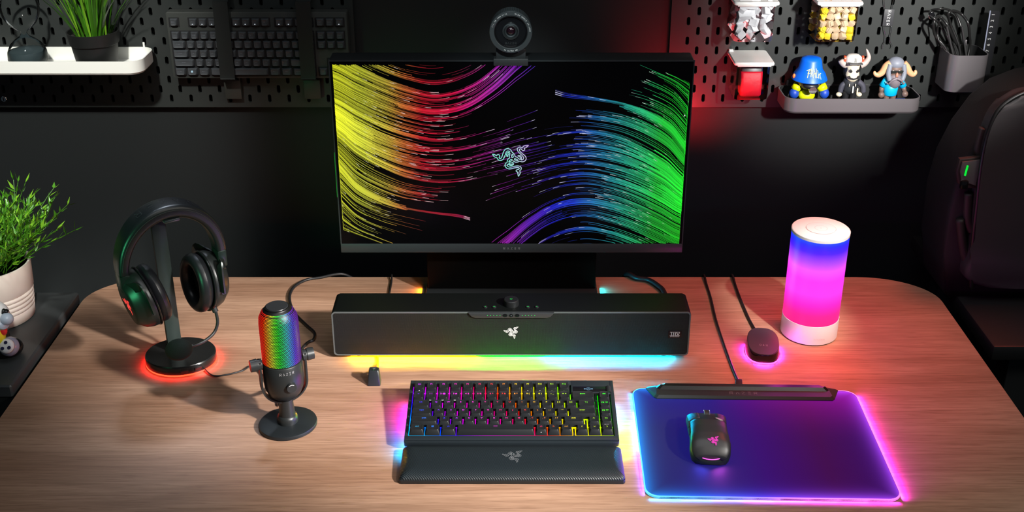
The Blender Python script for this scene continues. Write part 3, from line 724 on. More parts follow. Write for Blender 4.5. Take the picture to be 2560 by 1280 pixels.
def fy(t, X):
    i = min(int(t), len(KC) - 2); f = t - i
    return ky(i, X) * (1 - f) + ky(i + 1, X) * f
COLL = [(55, (.80, .85, .02)), (250, (.75, .78, .05)), (380, (.80, .62, .06)), (480, (.80, .22, .04)), (600, (.80, .01, .03)), (800, (.70, .0, .06)), (950, (.60, .01, .30)), (1100, (.45, .02, .60)), (1250, (.12, .01, .55)), (1400, (.04, .02, .6))]
COLR = [(55, (.01, .80, .02)), (250, (.02, .75, .06)), (380, (.03, .70, .28)), (500, (.02, .45, .42)), (640, (.02, .25, .65)), (760, (.01, .05, .80)), (900, (.01, .01, .55)), (1050, (.12, .01, .50)), (1200, (.40, .01, .50)), (1400, (.45, .01, .25))]
def streaks(seed, coltab, flip, b):
    g = random.Random(seed)
    def add(t, Xa, Xb, wd, br, head):
        n = max(4, int((Xb - Xa) / 14)); Xa -= (18 if Xa == 55 else 0); pts, cols, run = [], [], []
        def flush():
            if len(run) > 2:
                b.ribbon([p for p, c in run], wd, cols=[c for p, c in run])
        zz = g.uniform(0, .0006)
        for i in range(n + 1):
            X = Xa + (Xb - Xa) * i / n; Y = fy(t, X)
            px, py = 810 + X / 2.4625, 130 + Y / 2.4625
            v = (py - 161) / 448.5; xl = 832 + 28 * v; xr_ = 1727 - 27 * v; u = (px - xl) / (xr_ - xl)
            if -.02 < u < 0: u = 0.0
            if u < 0 or u > 1 or v < 0 or v > 1:
                flush(); run = []; continue
            s = i / n
            c = lerp(coltab, X); k = br * (0.25 + 0.75 * s if head else 0.35 + .65 * math.sin(PI * min(s * .8 + .2, 1)))
            if Xa <= 40: k = br * (1.0 - .35 * s)
            if head and s > .93: c = tuple(.5 * q + .6 for q in c); k = max(k, .75)
            c = tuple(q * k for q in c)
            if flip: U, V = 1 - u, 1 - v
            else: U, V = u, v
            run.append(((sx0 + U * SW, st1 + (1 - V) * SH, zz), c))
        flush()
    tt = [(1.0, 2.0), (2.0, 3.2), (3.0, 4.2), (4, 5.2), (5, 6.1), (6, 7), (7, 7.9), (7.8, 9), (9, 11)]
    wts = [6, 14, 16, 18, 18, 3, 8, 6, 7]
    for i in range(600):                        # bundle at the edge
        a, c = g.choices(tt, wts)[0]; t = g.uniform(a, c)
        L_ = g.choice([g.uniform(60, 330), g.uniform(200, 560), g.uniform(350, 760)])
        if t > 7.5: L_ *= .55
        add(t, 55, 55 + L_, g.uniform(.0003, .0008), g.uniform(.25, 1.15) * (1.25 if 4 < t < 6.1 else .9), g.random() < .35)
    for i in range(80):                         # hot core
        t = g.gauss(5.05, .42); add(t, 55, g.uniform(90, 330), g.uniform(.0008, .0015), 1.5, False)
    for i in range(70):
        t = g.gauss(8.05, .10); add(t, 55, g.uniform(150, 520), g.uniform(.0006, .0011), 1.0, False)
    for i in range(150):                        # long middle strands, clustered
        t = g.choice([1.6, 2.2, 2.45, 2.85, 3.0, 3.05, 3.35, 3.8, 4.15, 4.6, 5.0, 5.4, 6.0, 6.05, 7.1, 8.05]) + g.gauss(0, .05)
        Xa = g.uniform(150, 520); Xb = Xa + g.uniform(250, 700)
        if t > 5.8: Xb = min(Xb, 960 + g.uniform(-60, 40))
        if t > 7: Xb = min(Xb, 700); 
        if t > 7.9: Xb = min(Xb + 200, 960)
        add(t, Xa, Xb, g.uniform(.0004, .0009), g.uniform(.3, 1.0), g.random() < .5)
    for i in range(26):                         # strong band above
        t = g.choice([2.95, 3.0, 3.08, 2.2]) + g.gauss(0, .02)
        add(t, g.uniform(350, 600), g.uniform(1180, 1560), g.uniform(.0008, .0016), g.uniform(.6, 1.1), False)
    for i in range(22):
        t = g.uniform(2.1, 3.3); add(t, g.uniform(800, 950), 1600, g.uniform(.0004, .0009), g.uniform(.25, .9), False)
    for i in range(26):                         # thin strands crossing the middle
        t = g.uniform(4.0, 6.1); Xa = g.uniform(850, 1150)
        add(t, Xa, Xa + g.uniform(90, 330), g.uniform(.0004, .0007), g.uniform(.3, .9), True)
    for i in range(60):                         # faint
        t = g.uniform(.8, 11); Xa = g.uniform(60, 800)
        if t > 7 and Xa > 450: continue
        add(t, Xa, Xa + g.uniform(60, 260), .0006, g.uniform(.08, .3), False)
b = MB(); streaks(11, COLL, False, b); streaks(23, COLR, True, b)
b.build('light_streak_picture', emat('screen_light', 1.0), scr, 0, MM @ T(0, 0, .0010), True)
epx = at(1275, 401, MY)
def ecol(x, y):
    t = min(max(x * 1.6 + .1 + .2 * y, 0), 1); return (.25 + .45 * t, .85 - .35 * t, .72 + .1 * t)
emblem('screen_emblem', 0.066, MM @ T(epx.x - mon.location.x, epx.z - mb, .0022), emat('emblem_light', 1.0), scr, 0.020, cols=ecol)
cpx = at(1711, 285, MY)
MB().flat([(0, 0), (.0028, -.0030), (.0012, -.0030), (0, -.0042)]).build('cursor', mat('cursor_white', (0, 0, 0), .5, emit=(.8, .8, .8)), scr, 0, MM @ T(cpx.x, cpx.z - mb, .0022), True)
wordmark('wordmark', .0042, MM @ T(0, st1 * .48, .0024), GPRINT, mon, gap=.85, wd=.2)
# green edge glow of the panel rim on the left side
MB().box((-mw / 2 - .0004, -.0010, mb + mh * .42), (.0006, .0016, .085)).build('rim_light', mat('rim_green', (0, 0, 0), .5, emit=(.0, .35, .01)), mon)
# stand: broad slab upright and base plate
ub = MB(); ub.box((0, .062, .10), (.318, .018, .186), .003); ub.build('stand_upright', mat('stand_black', (0.001, 0.001, 0.001), 0.7, spec=0.05), mon)
MB().box((0, .050, .0045), (.324, .085, .0088), .002).build('stand_base', BLKM, mon)
MB().box((0, .052, mb + .10), (.09, .012, .09), .002).build('stand_joint', BLKM, mon)

# ------------------------------------------------------------------ webcam on the monitor
wc_ = at(1277, 80, MY - .03)
wc = thing('webcam', 'round black webcam with big lens clipped on top of the monitor', 'webcam', (wc_.x, MY - .0095, mt))
zc = wc_.z - mt; fy0 = -.0205
WM = T(0, 0, zc) @ RX(90)         # axis towards the viewer
rO = 0.0352
def ringprof(b, prof, seg=64, sx=1): b.lathe(prof, seg, WM)
b = MB(); b.lathe([(rO * .93, -.013), (rO * .955, -.012), (rO * .955, .018), (rO * .9, .019)], 72, WM, cap1=False); b.build('barrel', mat('webcam_barrel', (0.045, 0.055, 0.06), 0.4, 0.3), wc)
b = MB()
for i in range(72):
    a = 2 * PI * i / 72; b.box((rO * .962 * math.cos(a), rO * .962 * math.sin(a), .002), (.0007, .0011, .022), M=None)
b.build('grip_ridges', DARKM, wc, M=WM)
b = MB(); b.lathe([(rO * .96, .019), (rO, .0198), (rO, .0222), (rO * .985, .0228), (rO * .80, .0228), (rO * .78, .0222), (rO * .76, .019)], 72, WM, cap0=False, cap1=False); b.build('front_ring', mat('ring_black', (0.028, 0.034, 0.037), 0.4), wc)
b = MB(); b.lathe([(rO * .77, .0205), (rO * .74, .0212), (rO * .72, .0205), (rO * .70, .0165), (rO * .42, .0150), (rO * .40, .0150)], 72, WM, cap0=False, cap1=False); b.build('glass_cone', BLKG, wc)
b = MB(); b.lathe([(rO * .40, .0148), (rO * .395, .0182), (rO * .33, .0186), (rO * .30, .0165), (rO * .27, .0172), (rO * .22, .0168), (rO * .2, .014)], 56, WM, cap0=False, cap1=True); b.build('lens_ring', DARKM, wc)
b = MB(); b.lathe([(rO * .2, .0142), (rO * .15, .0165), (rO * .08, .0175), (rO * .01, .0178)], 40, WM); b.build('lens', mat('lens_glass', (0.01, 0.003, 0.006), 0.03, coat=1.0), wc)
def ring_text(txt, rad, a0, da, size, m):
    for i, ch in enumerate(txt):
        if ch == ' ': continue
        a = R(a0 - da * i)
        text('ring_letter', ch, size, WM @ T(rad * math.cos(a), rad * math.sin(a), .02295) @ RZ(math.degrees(a) - 90), m, _rl)
_rl = bpy.data.objects.new('ring_lettering', None); C.objects.link(_rl); _rl.parent = wc
def ring_letters(parent):
    me_b = bmesh.new()
    def put(txt, a0, da, size, up=True):
        for i, ch in enumerate(txt):
            if ch == ' ': continue
            a = a0 - da * i if up else a0 + da * i
            M_ = WM @ T(rO * .895 * math.cos(R(a)), rO * .895 * math.sin(R(a)), .0230) @ RZ(a - 90 if up else a + 90)
            tm = text_mesh(ch, size).copy(); tm.transform(M_); me_b.from_mesh(tm); bpy.data.meshes.remove(tm)
    put('STARVIS 2', 168, 0, 0) if False else None
    put('f/1.7', 163, 4.2, .0030); put('8.3MM', 142, 4.6, .0028); put('F/72', 116, 4.4, .0028)
    put('WIDE', 76, 4.4, .0028); put('ANGLE', 55, 4.4, .0028); put('AF-LENS', 28, 4.2, .0028)
    put('4K ULTRA HD', 250, 3.9, .0030, False)
    me = bpy.data.meshes.new('ring_lettering'); me_b.to_mesh(me); me_b.free(); me.materials.append(WPRINT)
    o = bpy.data.objects.new('ring_lettering', me); C.objects.link(o); o.parent = parent
bpy.data.objects.remove(_rl); ring_letters(wc)
wordmark('wordmark', .0032, WM @ T(0, -rO * .57, .0165), DPRINT, wc, gap=.5, wd=.22)
b = MB(); b.box((0, -.004, zc - rO - .0012), (.030, .006, .0042), .001); b.build('hinge', BLKG, wc)
b = MB(); b.box((0, .006, .0028), (.058, .022, .0048), .0012); b.box((0, -.0048, .0005), (.058, .002, .0125), .0008); b.build('mount_clip', mat('clip_black', (0.022, 0.025, 0.027), 0.45), wc)
b = MB(); b.box((0, .004, .0125), (.05, .010, .020), .0012); b.build('neck', mat('clip_black'), wc)

# ================================================================== ON THE DESK, RIGHT
# mat
mat_t = thing('mouse_mat', 'backlit mouse mat glowing blue to magenta with a black hub on its far edge', 'mouse mat', (0.3735, 1.4585, 0.0), -1.3)
MWd, MDp = 0.3630, 0.2790
MB().prism(rrect(MWd, MDp, .020, 8), 0.0003, .0036).build('mat_base', BLK, mat_t)
EDG = [(0, (0, .62, 1)), (.22, (.02, .30, 1)), (.45, (.22, .12, 1)), (.62, (.75, .12, 1)), (1, (1, .10, .85))]
def edgecol(u, v):
    # u 0..1 left to right, v 0..1 near to far
    return lerp(EDG, min(max(u + .0 * v, 0), 1))
b = MB(); bm = b.bm; cl = bm.loops.layers.float_color.new('Col')
NR = 24; base_ = rrect(MWd - .005, MDp - .005, .018, 8); insets = [0, .002, .004, .007, .010, .014, .019, .025, .033, .043, .056, .072, .09, .112, .128]
def matcol(p):
    x, y = p[0], p[1]; u, v = x / MWd + .5, y / MDp + .5
    left, mid, right = (.007, .008, .130), (.032, .0, .150), (.045, .0, .070)
    c = lerp([(0, left), (.3, (.012, .006, .17)), (.5, mid), (.75, right), (1, (.030, .0, .11))], u)
    k = max(0, v - .45) / .55
    c = tuple(a + q * k * k * max(0, (u - .35)) * 1.5 for a, q in zip(c, (.28, 0, .24)))
    k2 = max(0, v - .6) / .4 * max(0, .55 - u)
    c = tuple(a + q * k2 * .6 for a, q in zip(c, (.0, .0, .35)))
    d = min(MWd / 2 - abs(x), MDp / 2 - abs(y)); e = math.exp(-max(d - .002, 0) / .0085) * .9
    ec = edgecol(u, v); ec = (ec[0] * .35, ec[1] * .5, ec[2])
    return tuple(a + q * e for a, q in zip(c, ec)) + (1,)
gx, gy = 60, 46; vs = {}
hx, hy = (MWd - .004) / 2, (MDp - .004) / 2
def clampc(x, y, r=.018):
    ax, ay = abs(x), abs(y)
    if ax > hx - r and ay > hy - r:
        dx, dy = ax - (hx - r), ay - (hy - r); L_ = math.hypot(dx, dy)
        m_ = max(dx, dy)
        if L_ > 1e-9:
            s_ = m_ / L_; ax, ay = hx - r + dx * s_, hy - r + dy * s_
    return math.copysign(ax, x), math.copysign(ay, y)
def gs(i, n, h):      # denser towards the rim
    t = 2 * i / n - 1; return h * math.copysign(1 - (1 - abs(t)) ** 1.8, t)
for i in range(gx + 1):
    for j in range(gy + 1):
        p = clampc(gs(i, gx, hx), gs(j, gy, hy)); vs[i, j] = bm.verts.new((p[0], p[1], .0040))
for i in range(gx):
    for j in range(gy):
        f = bm.faces.new((vs[i, j], vs[i + 1, j], vs[i + 1, j + 1], vs[i, j + 1]))
        for lp in f.loops: lp[cl] = matcol(lp.vert.co)
b.build('glowing_surface', emat('mat_glow', 1.0, rough=0.7, spec=0.1), mat_t, smooth=0, keepn=True)
b = MB(); bm = b.bm; cl = bm.loops.layers.float_color.new('Col')
o1, o2 = catmull([Vector((x, y, 0)) for x, y in rrect(MWd, MDp, .020, 8)], 1, True), [Vector((x, y, 0)) for x, y in rrect(MWd - .0036, MDp - .0036, .0182, 8)]
def sub(o):
    out = []
    for i in range(len(o)):
        a, c = Vector((*o[i][:2], 0)), Vector((*o[(i + 1) % len(o)][:2], 0)); k = max(1, int((c - a).length / .01))
        out += [a.lerp(c, q / k) for q in range(k)]
    return out
A_, B_ = [Vector((x, y, 0)) for x, y in rrect(MWd, MDp, .020, 8)], [Vector((x, y, 0)) for x, y in rrect(MWd - .0036, MDp - .0036, .0182, 8)]
P1, P2 = [], []
for i in range(len(A_)):
    j = (i + 1) % len(A_); k = max(1, int((A_[j] - A_[i]).length / .008))
    for q in range(k): P1.append(A_[i].lerp(A_[j], q / k)); P2.append(B_[i].lerp(B_[j], q / k))
R1 = [bm.verts.new((p.x, p.y, .0008)) for p in P1]; R2 = [bm.verts.new((p.x, p.y, .0044)) for p in P1]; R3 = [bm.verts.new((p.x, p.y, .0044)) for p in P2]
for i in range(len(P1)):
    j = (i + 1) % len(P1)
    for q in ((R1[i], R1[j], R2[j], R2[i]), (R2[i], R2[j], R3[j], R3[i])):
        f = bm.faces.new(q)
        for lp in f.loops: 
            c = edgecol(lp.vert.co.x / MWd + .5, 0); lp[cl] = (c[0] * 1.0 + .12, c[1] + .10, c[2], 1)
b.build('light_rim', emat('mat_rim', 1.5), mat_t, smooth=0, keepn=True)
e = .0021
edge_light('rim_glow_left', (-MWd / 2 - .001, MDp / 2 - .01, e), (-MWd / 2 - .001, -MDp / 2 + .008, e), [(0, (0, .20, 1)), (.4, (.1, .15, 1)), (.7, (.25, .03, 1)), (1, (.05, .06, 1))], .22, mat_t, (-1, 0, -.9), 5, .0036)
edge_light('rim_glow_right', (MWd / 2 + .001, MDp / 2 - .01, e), (MWd / 2 + .001, -MDp / 2 + .006, e), [(0, (1, .02, .8)), (.5, (.95, .02, 1)), (1, (.75, .01, 1))], .55, mat_t, (1, 0, -.9), 5, .0036)
edge_light('rim_glow_front', (-MWd / 2 + .006, -MDp / 2 - .001, e), (MWd / 2 - .006, -MDp / 2 - .001, e), [(0, (.0, .3, 1)), (.3, (.05, .1, 1)), (.6, (.6, .05, 1)), (1, (1, .01, .9))], .34, mat_t, (0, -1, -.9), 8, .0036)
# hub on the far edge
HW = 0.3120; hyc = MDp / 2 - .0155
hub = [(-.5, -.5), (.5, -.5), (.5, .5), (-.5, .5)]
def hubring(w0, w1, y0, y1, z, r=.004):
    return [(-w0 / 2 + r, y0, z), (w0 / 2 - r, y0, z), (w0 / 2, y0 + r, z), (w1 / 2, y1 - r, z), (w1 / 2 - r, y1, z), (-w1 / 2 + r, y1, z), (-w1 / 2, y1 - r, z), (-w0 / 2, y0 + r, z)]
b = MB()
b.loft([hubring(HW - .022, HW, -.016, .017, .0046), hubring(HW - .022, HW, -.016, .017, .0062), hubring(HW - .030, HW - .034, -.0135, .015, .0105)])
b.build('hub', mat('hub_black', (0.020, 0.023, 0.026), 0.4), mat_t, M=T(-.0025, hyc, 0), smooth=0.3)
b = MB(); b.loft([hubring(HW - .034, HW - .034, .0022, .0148, .0106), hubring(HW - .046, HW - .056, .0060, .0138, .0155)])
b.build('hub_ridge', mat('hub_gloss', (0.010, 0.010, 0.011), 0.22), mat_t, M=T(-.0025, hyc, 0), smooth=0.3)
wordmark('wordmark', .0065, T(-.003, hyc - .0052, .01065) @ RX(0), mat('hub_print', (.20, .21, .23), .4), mat_t, gap=.75, wd=.12)

# mouse
ms = thing('computer_mouse', 'black computer mouse with pink snake emblem on the glowing mat', 'computer mouse', (0.2955, 1.4470, 0.0041), -4)
SEC = [(.0480, .0225, .0060, .0150), (.0465, .0288, .0045, .0225), (.0410, .0305, .0020, .0285), (.028, .0298, .0012, .0335), (.012, .0284, .0010, .0362), (-.004, .0282, .0010, .0380), (-.020, .0292, .0010, .0372), (-.034, .0305, .0010, .0330), (-.044, .0292, .0012, .0260), (-.0515, .0240, .0016, .0175), (-.0550, .015, .0025, .0110), (-.0565, .005, .004, .0070)]
def msec(y, hw, z0, z1, n=28, grow=0.0):
    pts = []
    for i in range(n):
        a = 2 * PI * i / n; ca, sa = math.cos(a), math.sin(a)
        ex = .62 if sa > 0 else .35
        x = (hw + grow) * math.copysign(abs(ca) ** ex, ca); z = (z0 + z1) / 2 + ((z1 - z0) / 2 + grow) * math.copysign(abs(sa) ** .72, sa)
        if sa <= 0: z = z0 if abs(sa) > .45 else z
        pts.append((x, y, z))
    return pts
b = MB(); b.loft([msec(*s) for s in SEC]); b.build('body', mat('mouse_side', (0.010, 0.016, 0.016), 0.45), ms, smooth=1.2)
# palm shell: slightly larger over the top, rear of the buttons
def shell(y0, y1, x0, x1, g, n=12, m=9):
    rows = []
    def prof(y):
        ys = sorted(SEC, key=lambda s: s[0])
        for a, c in zip(ys, ys[1:]):
            if y <= c[0]:
                t = (y - a[0]) / (c[0] - a[0]); t = max(t, 0); return [p + (q - p) * t for p, q in zip(a[1:], c[1:])]
        return list(ys[-1][1:])
    for i in range(m + 1):
        y = y0 + (y1 - y0) * i / m; hw, z0, z1 = prof(y); row = []
        for j in range(n + 1):
            s = x0 + (x1 - x0) * j / n
            a = R(90 - s * 90 * .80); ca, sa = math.cos(a), math.sin(a)
            x = (hw + g * .5) * math.copysign(abs(ca) ** .62, ca); z = (z0 + z1) / 2 + ((z1 - z0) / 2 + g) * abs(sa) ** .72
            row.append((x, y, z))
        rows.append(row)
    return rows
MSM = mat('mouse_shell', (0.020, 0.021, 0.023), 0.4)
b = MB(); b.loft(shell(.0145, -.0545, -1, 1, .0010, 18, 22), close=False); o = b.build('palm_shell', MSM, ms, smooth=1.2)
sd = o.modifiers.new('thickness', 'SOLIDIFY'); sd.thickness = .001; sd.offset = -1
for xa, xb in ((-1, -.20), (.20, 1)):
    b = MB(); b.loft(shell(.0470, .0175, xa, xb, .0008, 8, 10), close=False); o = b.build('button', MSM, ms, smooth=1.2)
    sd = o.modifiers.new('thickness', 'SOLIDIFY'); sd.thickness = .001; sd.offset = -1
b = MB(); b.cyl((-.0035, .0385, .0265), (.0035, .0385, .0265), .0078, seg=28); b.build('scroll_wheel', RUB, ms)
for xx in (-.0042, .0042):
    b = MB(); b.ribbon([(.0072 * math.cos(R(a)), .0072 * math.sin(R(a))) for a in range(20, 161, 10)], .0011)
    b.build('wheel_light', mat('wheel_white', (.0, .0, .0), .4, emit=(.75, .8, .85), es=1), ms, 0, T(xx, .0385, .0268) @ RZ(0) @ RY(90) @ RZ(90), True)
for ya, yb in ((.018, .003), (.001, -.014)):
    MB().box((-.0283, (ya + yb) / 2, .0265), (.0032, abs(yb - ya), .0055), .0012).build('side_button', mat('side_button', (0.02, .04, .04), .3), ms)
MB().lathe([(.0062, 0), (.0058, .0006), (.001, .0008)], 24, T(.0165, .0162, .0352) @ RX(-14) @ RY(18), sy=.5).build('dpi_button', mat('dpi_grey', (.35, .33, .30), .3, .3), ms)
emblem('emblem', .0165, T(.0030, -.0370, .0331) @ RX(27), mat('emblem_pink', (0, 0, 0), .4, emit=(.85, .04, .50), es=1.0), ms, .046)
b = MB(); b.tube([(.024 * math.cos(R(a)), -.034 + .0225 * math.sin(R(a)), .0135) for a in range(215, 326, 10)], .0007, 6)
b.build('tail_light', mat('tail_pink', (0, 0, 0), .4, emit=(1, .12, .75), es=1.6), ms)
for nm, a, cc in (('underglow_left', -28, (.08, .08, 1)), ('underglow_right', 28, (.75, .1, 1))):
    aa = R(270 + a)
    lamp(nm, 'AREA', (.026 * math.cos(aa), -.036 + .024 * math.sin(aa), .008), (.05 * math.cos(aa), -.036 + .05 * math.sin(aa), 0), .035, cc, .02, .004, parent=ms)

# wireless charging puck
dk = thing('charging_dock', 'glossy black oval charging puck with magenta glow beside the white lamp', 'charging dock', (0.4325, 1.7215, 0), -7)
def stad(w_, l_, z, top=False, k=0.0, c=0.0, n=40):
    pts = []
    for i in range(n):
        a = 2 * PI * i / n; ca, sa = math.cos(a), math.sin(a)
        x = w_ / 2 * math.copysign(abs(ca) ** .70, ca); y = l_ / 2 * math.copysign(abs(sa) ** .86, sa)
        pts.append((x, y + c, z + k * (y + l_ / 2)))
    return pts
b = MB(); b.loft([stad(.057, .080, .0030), stad(.058, .081, .006), stad(.0535, .0765, .0170, k=.12)]); b.build('body', BLKG, dk, smooth=.8)
b = MB(); b.loft([stad(.0525, .0755, .0172, k=.12), stad(.0515, .0745, .0180, k=.12)]); b.build('charging_pad', mat('pad_grey', (.045, .04, .055), .35), dk)
b = MB(); b.flat([(.0008, .0028), (-.0018, -.0004), (-.0003, -.0004), (-.0008, -.0028), (.0018, .0004), (.0003, .0004)])
for s_ in (-1, 1):
    for rr_ in (.0045, .0065): b.ribbon([(s_ * rr_ * math.cos(R(a)), rr_ * .8 * math.sin(R(a))) for a in range(-38, 39, 12)], .0006)
b.build('charge_symbol', mat('symbol_grey', (.28, .30, .33), .4), dk, 0, T(0, -.012, .0213) @ RX(6.85), True)
b = MB(); b.loft([stad(.058, .082, .0006), stad(.058, .082, .0029)]); b.build('light_ring', mat('ring_magenta', (0, 0, 0), .4, emit=(1, .12, .85), es=2.2), dk)
MB().loft([stad(.046, .066, .0), stad(.046, .066, .0006)]).build('rubber_foot', RUB, dk)
for a in range(0, 360, 15):
    aa = R(a + 7); p = Vector((.031 * math.cos(aa), .0425 * math.sin(aa), .0028)); q = p + Vector((math.cos(aa) * .03, math.sin(aa) * .03, -.01))
    if math.sin(aa) < .6: lamp('ring_glow', 'AREA', p, q, .010, (1, .02, .85), .010, .002, parent=dk)

# lamp
lp_ = thing('table_lamp', 'white cylinder table lamp glowing blue to pink on the desk', 'table lamp', (0.5285, 1.789, 0))
LR = .0492; LH = .2045
MB().lathe([(LR - .0035, 0), (LR - .003, .0012)], 64).build('foot', RUB, lp_)
MB().lathe([(LR - .002, .0012), (LR, .003), (LR, .0385)], 72).build('base', mat('lamp_white', (.80, .80, .78), .35), lp_)
text('base_lettering', 'RAZER', .0045, T(.006, -LR - .0002, .014) @ RX(90), mat('faint_print', (.72, .72, .69), .3), lp_, 1.5)
b = MB(); bm = b.bm; cl = bm.loops.layers.float_color.new('Col'); n = 72; zz_ = [.0387 + (LH - .0447) * i / 24 for i in range(25)]
LT = [(0, (1, .012, .24)), (.12, (1, .01, .30)), (.24, (1, .01, .62)), (.38, (1, .04, .92)), (.55, (1, .035, .90)), (.66, (1, .09, 1)), (.76, (.45, .06, 1)), (.87, (.08, .01, 1)), (.95, (.02, .01, .95)), (1, (.01, .07, 1))]
rg = [[bm.verts.new(((LR - .0006) * math.cos(2 * PI * i / n), (LR - .0006) * math.sin(2 * PI * i / n), z)) for i in range(n)] for z in zz_]
for a in range(24):
    for i in range(n):
        f = bm.faces.new((rg[a][i], rg[a][(i + 1) % n], rg[a + 1][(i + 1) % n], rg[a + 1][i]))
        for l_ in f.loops: l_[cl] = (*lerp(LT, (l_.vert.co.z - .0387) / (LH - .0447)), 1)
b.build('lamp_shade', emat('lamp_glow', 1.05), lp_, smooth=1.0, keepn=True)
MB().lathe([(LR, LH - .0058), (LR, LH - .001), (LR - .0012, LH)], 72).build('top_cover', mat('lamp_white'), lp_)
tp = MB().lathe([(.0235, LH + .0001), (.0232, LH + .0008)], 48, sx=1.05).build('touch_pad', mat('lamp_white2', (.72, .74, .74), .4), lp_)
b = MB(); b.ribbon([(.024 * 1.05 * math.cos(R(a)), .024 * math.sin(R(a))) for a in range(0, 360, 10)], .0005, True); b.ribbon([(.0105 * math.cos(R(a)), .0105 * math.sin(R(a))) for a in range(0, 360, 15)], .0005, True)
b.ribbon([(-.036, .0), (-.0335, 0)], .0004); b.ribbon([(.034, 0), (.0365, 0)], .0004); b.ribbon([(-.001, 0), (.001, 0)], .0015)
b.build('touch_marks', mat('mark_grey', (.45, .47, .47), .4), lp_, 0, T(0, 0, LH + .0010), True)
for k, (z, c) in enumerate(((.06, (1, .04, .06)), (.11, (1, .05, .45)), (.16, (.5, .08, .8)))):
    for a in (200, 290, 20, 110):
        aa = R(a); lamp('shade_light', 'AREA', ((LR + .003) * math.cos(aa), (LR + .003) * math.sin(aa), z), ((LR + .2) * math.cos(aa), (LR + .2) * math.sin(aa), z - .14), .025, c, .04, .04, parent=lp_)

# ================================================================== CABLES
def cable(label, pts, r=.0022, extra=None):
    o = MB().tube(pts, r, 10).build('cable', mat('cable_black', (0.010, 0.010, 0.011), 0.45), None, smooth=1.2)
    return tag(o, label, 'cable')
zc_ = .0029
def G2(l, z=zc_): return [gd(x, y, z) for x, y in l]
cable('black cable curving in an S from the desk edge to the rainbow microphone', [Vector((-.30, 2.03, -.03)), Vector((-.33, 2.008, .004))] + G2([(800, 694), (765, 700), (735, 718), (724, 745), (735, 780), (765, 812), (786, 832), (783, 850), (762, 864)]) + [Vector((-.385, 1.62, .006)), Vector((-.375, 1.56, .03)), Vector((-.355, 1.537, .062))], .0027)
cable('thin black cable running straight from the desk edge behind the soundbar, left', [Vector((-.235, 2.03, -.03)), Vector((-.2345, 2.006, .003))] + G2([(979, 703), (976, 722)]) + [Vector((-.232, 1.83, .003)), Vector((-.231, 1.72, .003)), gd(945, 905, .003), gd(944, 922, .010), gd(943, 926, .016)], .0018)
cable('thick black cable arching from the desk edge behind the soundbar, right', [Vector((.215, 2.03, -.03)), Vector((.225, 2.008, .004))] + G2([(1592, 695), (1622, 700), (1647, 715), (1660, 730)], .006) + [Vector((.292, 1.86, .006)), Vector((.285, 1.80, .02)), Vector((.27, 1.7745, .03))], .0046)
cable('thin black cable from the desk edge to the hub of the mouse mat', [Vector((.374, 2.03, -.03)), Vector((.3745, 2.006, .003))] + G2([(1766, 710), (1777, 745), (1790, 800), (1812, 868), (1832, 922), (1843, 948)]) + [gd(1847, 955, .007)], .0022)
o = MB().box((0, 0, 0), (.011, .016, .0062), .0014).build('cable_plug', RUB, None, M=T(*(gd(1847, 957, .007))) @ RZ(-8)); tag(o, 'small black plug at the end of the mouse mat cable', 'plug')
cable('black cable from the desk edge to the charging puck', [Vector((.428, 2.03, -.03)), Vector((.4295, 2.006, .003))] + G2([(1838, 712), (1850, 745), (1868, 788), (1880, 812)]) + [Vector((.4345, 1.772, .006))], .0024)
cable('thin brown shaded cable between the headphone stand and the microphone', G2([(505, 915), (530, 938), (565, 937), (605, 927), (635, 915)]) + [Vector((-.40, 1.615, .003)), Vector((-.380, 1.575, .003)), Vector((-.372, 1.553, .003))], .0014)
# dongle
dg = thing('usb_dongle', 'small black wedge shaped receiver with green light near the soundbar', 'wireless receiver', (*gd(936, 957, .0)[:2], 0), 1)
b = MB()
def rq(w_, d_, z, cy=0): return [(x, y + cy, z) for x, y in rrect(w_, d_, .002, 3)]
b.loft([rq(.0215, .020, .0), rq(.0215, .020, .001), rq(.0165, .0130, .0235, .004), rq(.0150, .0115, .0245, .004)]); b.build('body', mat('dongle_black', (.016, .02, .021), .3), dg, smooth=.5)
emblem('emblem', .006, T(0, .005, .0247), GPRINT, dg, .05)
MB().lathe([(.0006, 0), (.0006, .0002)], 10, T(0, .0006, .0246)).build('status_light', GREENL, dg)

# ================================================================== MICROPHONE
mi = thing('microphone', 'black desk microphone with rainbow lit grille on round foot', 'microphone', (-0.3485, 1.503, 0), 24)
MICB = mat('mic_black', (0.016, 0.018, 0.018), 0.38)
MB().lathe([(.0430, 0), (.0448, .0010), (.0452, .0045), (.0444, .0066), (.040, .0078), (.012, .0084)], 72, sy=.95).build('foot', mat('mic_foot', (0.018, 0.022, 0.025), 0.42, 0.3), mi)
MB().lathe([(.0160, .0082), (.0162, .016), (.0145, .0200), (.0125, .0215), (.0110, .042), (.0110, .050)], 40).build('stem', MICB, mi)
MR = .0305
MB().lathe([(.002, .0515), (.011, .0525), (.019, .0565), (.0255, .0640), (.0295, .0745), (MR, .086), (MR, .1185), (MR - .0008, .1195)], 64).build('body', MICB, mi, smooth=1.0)
MB().lathe([(MR - .0012, .1197), (MR - .0012, .185), (MR - .0022, .195), (.0245, .2035), (.0195, .2085), (.0178, .2098), (.0178, .2110), (.0165, .2112)], 64).build('grille', mat('grille_black', (0.006, 0.006, 0.006), .4), mi, smooth=1.0)
MB().lathe([(.0165, .2113), (.016, .2122)], 48).build('top_cap', mat('cap_grey', (.03, .032, .035), .35), mi)
b = MB(); bm = b.bm; cl = bm.loops.layers.float_color.new('Col')
GP = [(MR - .0012, .121), (MR - .0012, .185), (MR - .0020, .1945), (.0255, .2020), (.0212, .2070)]
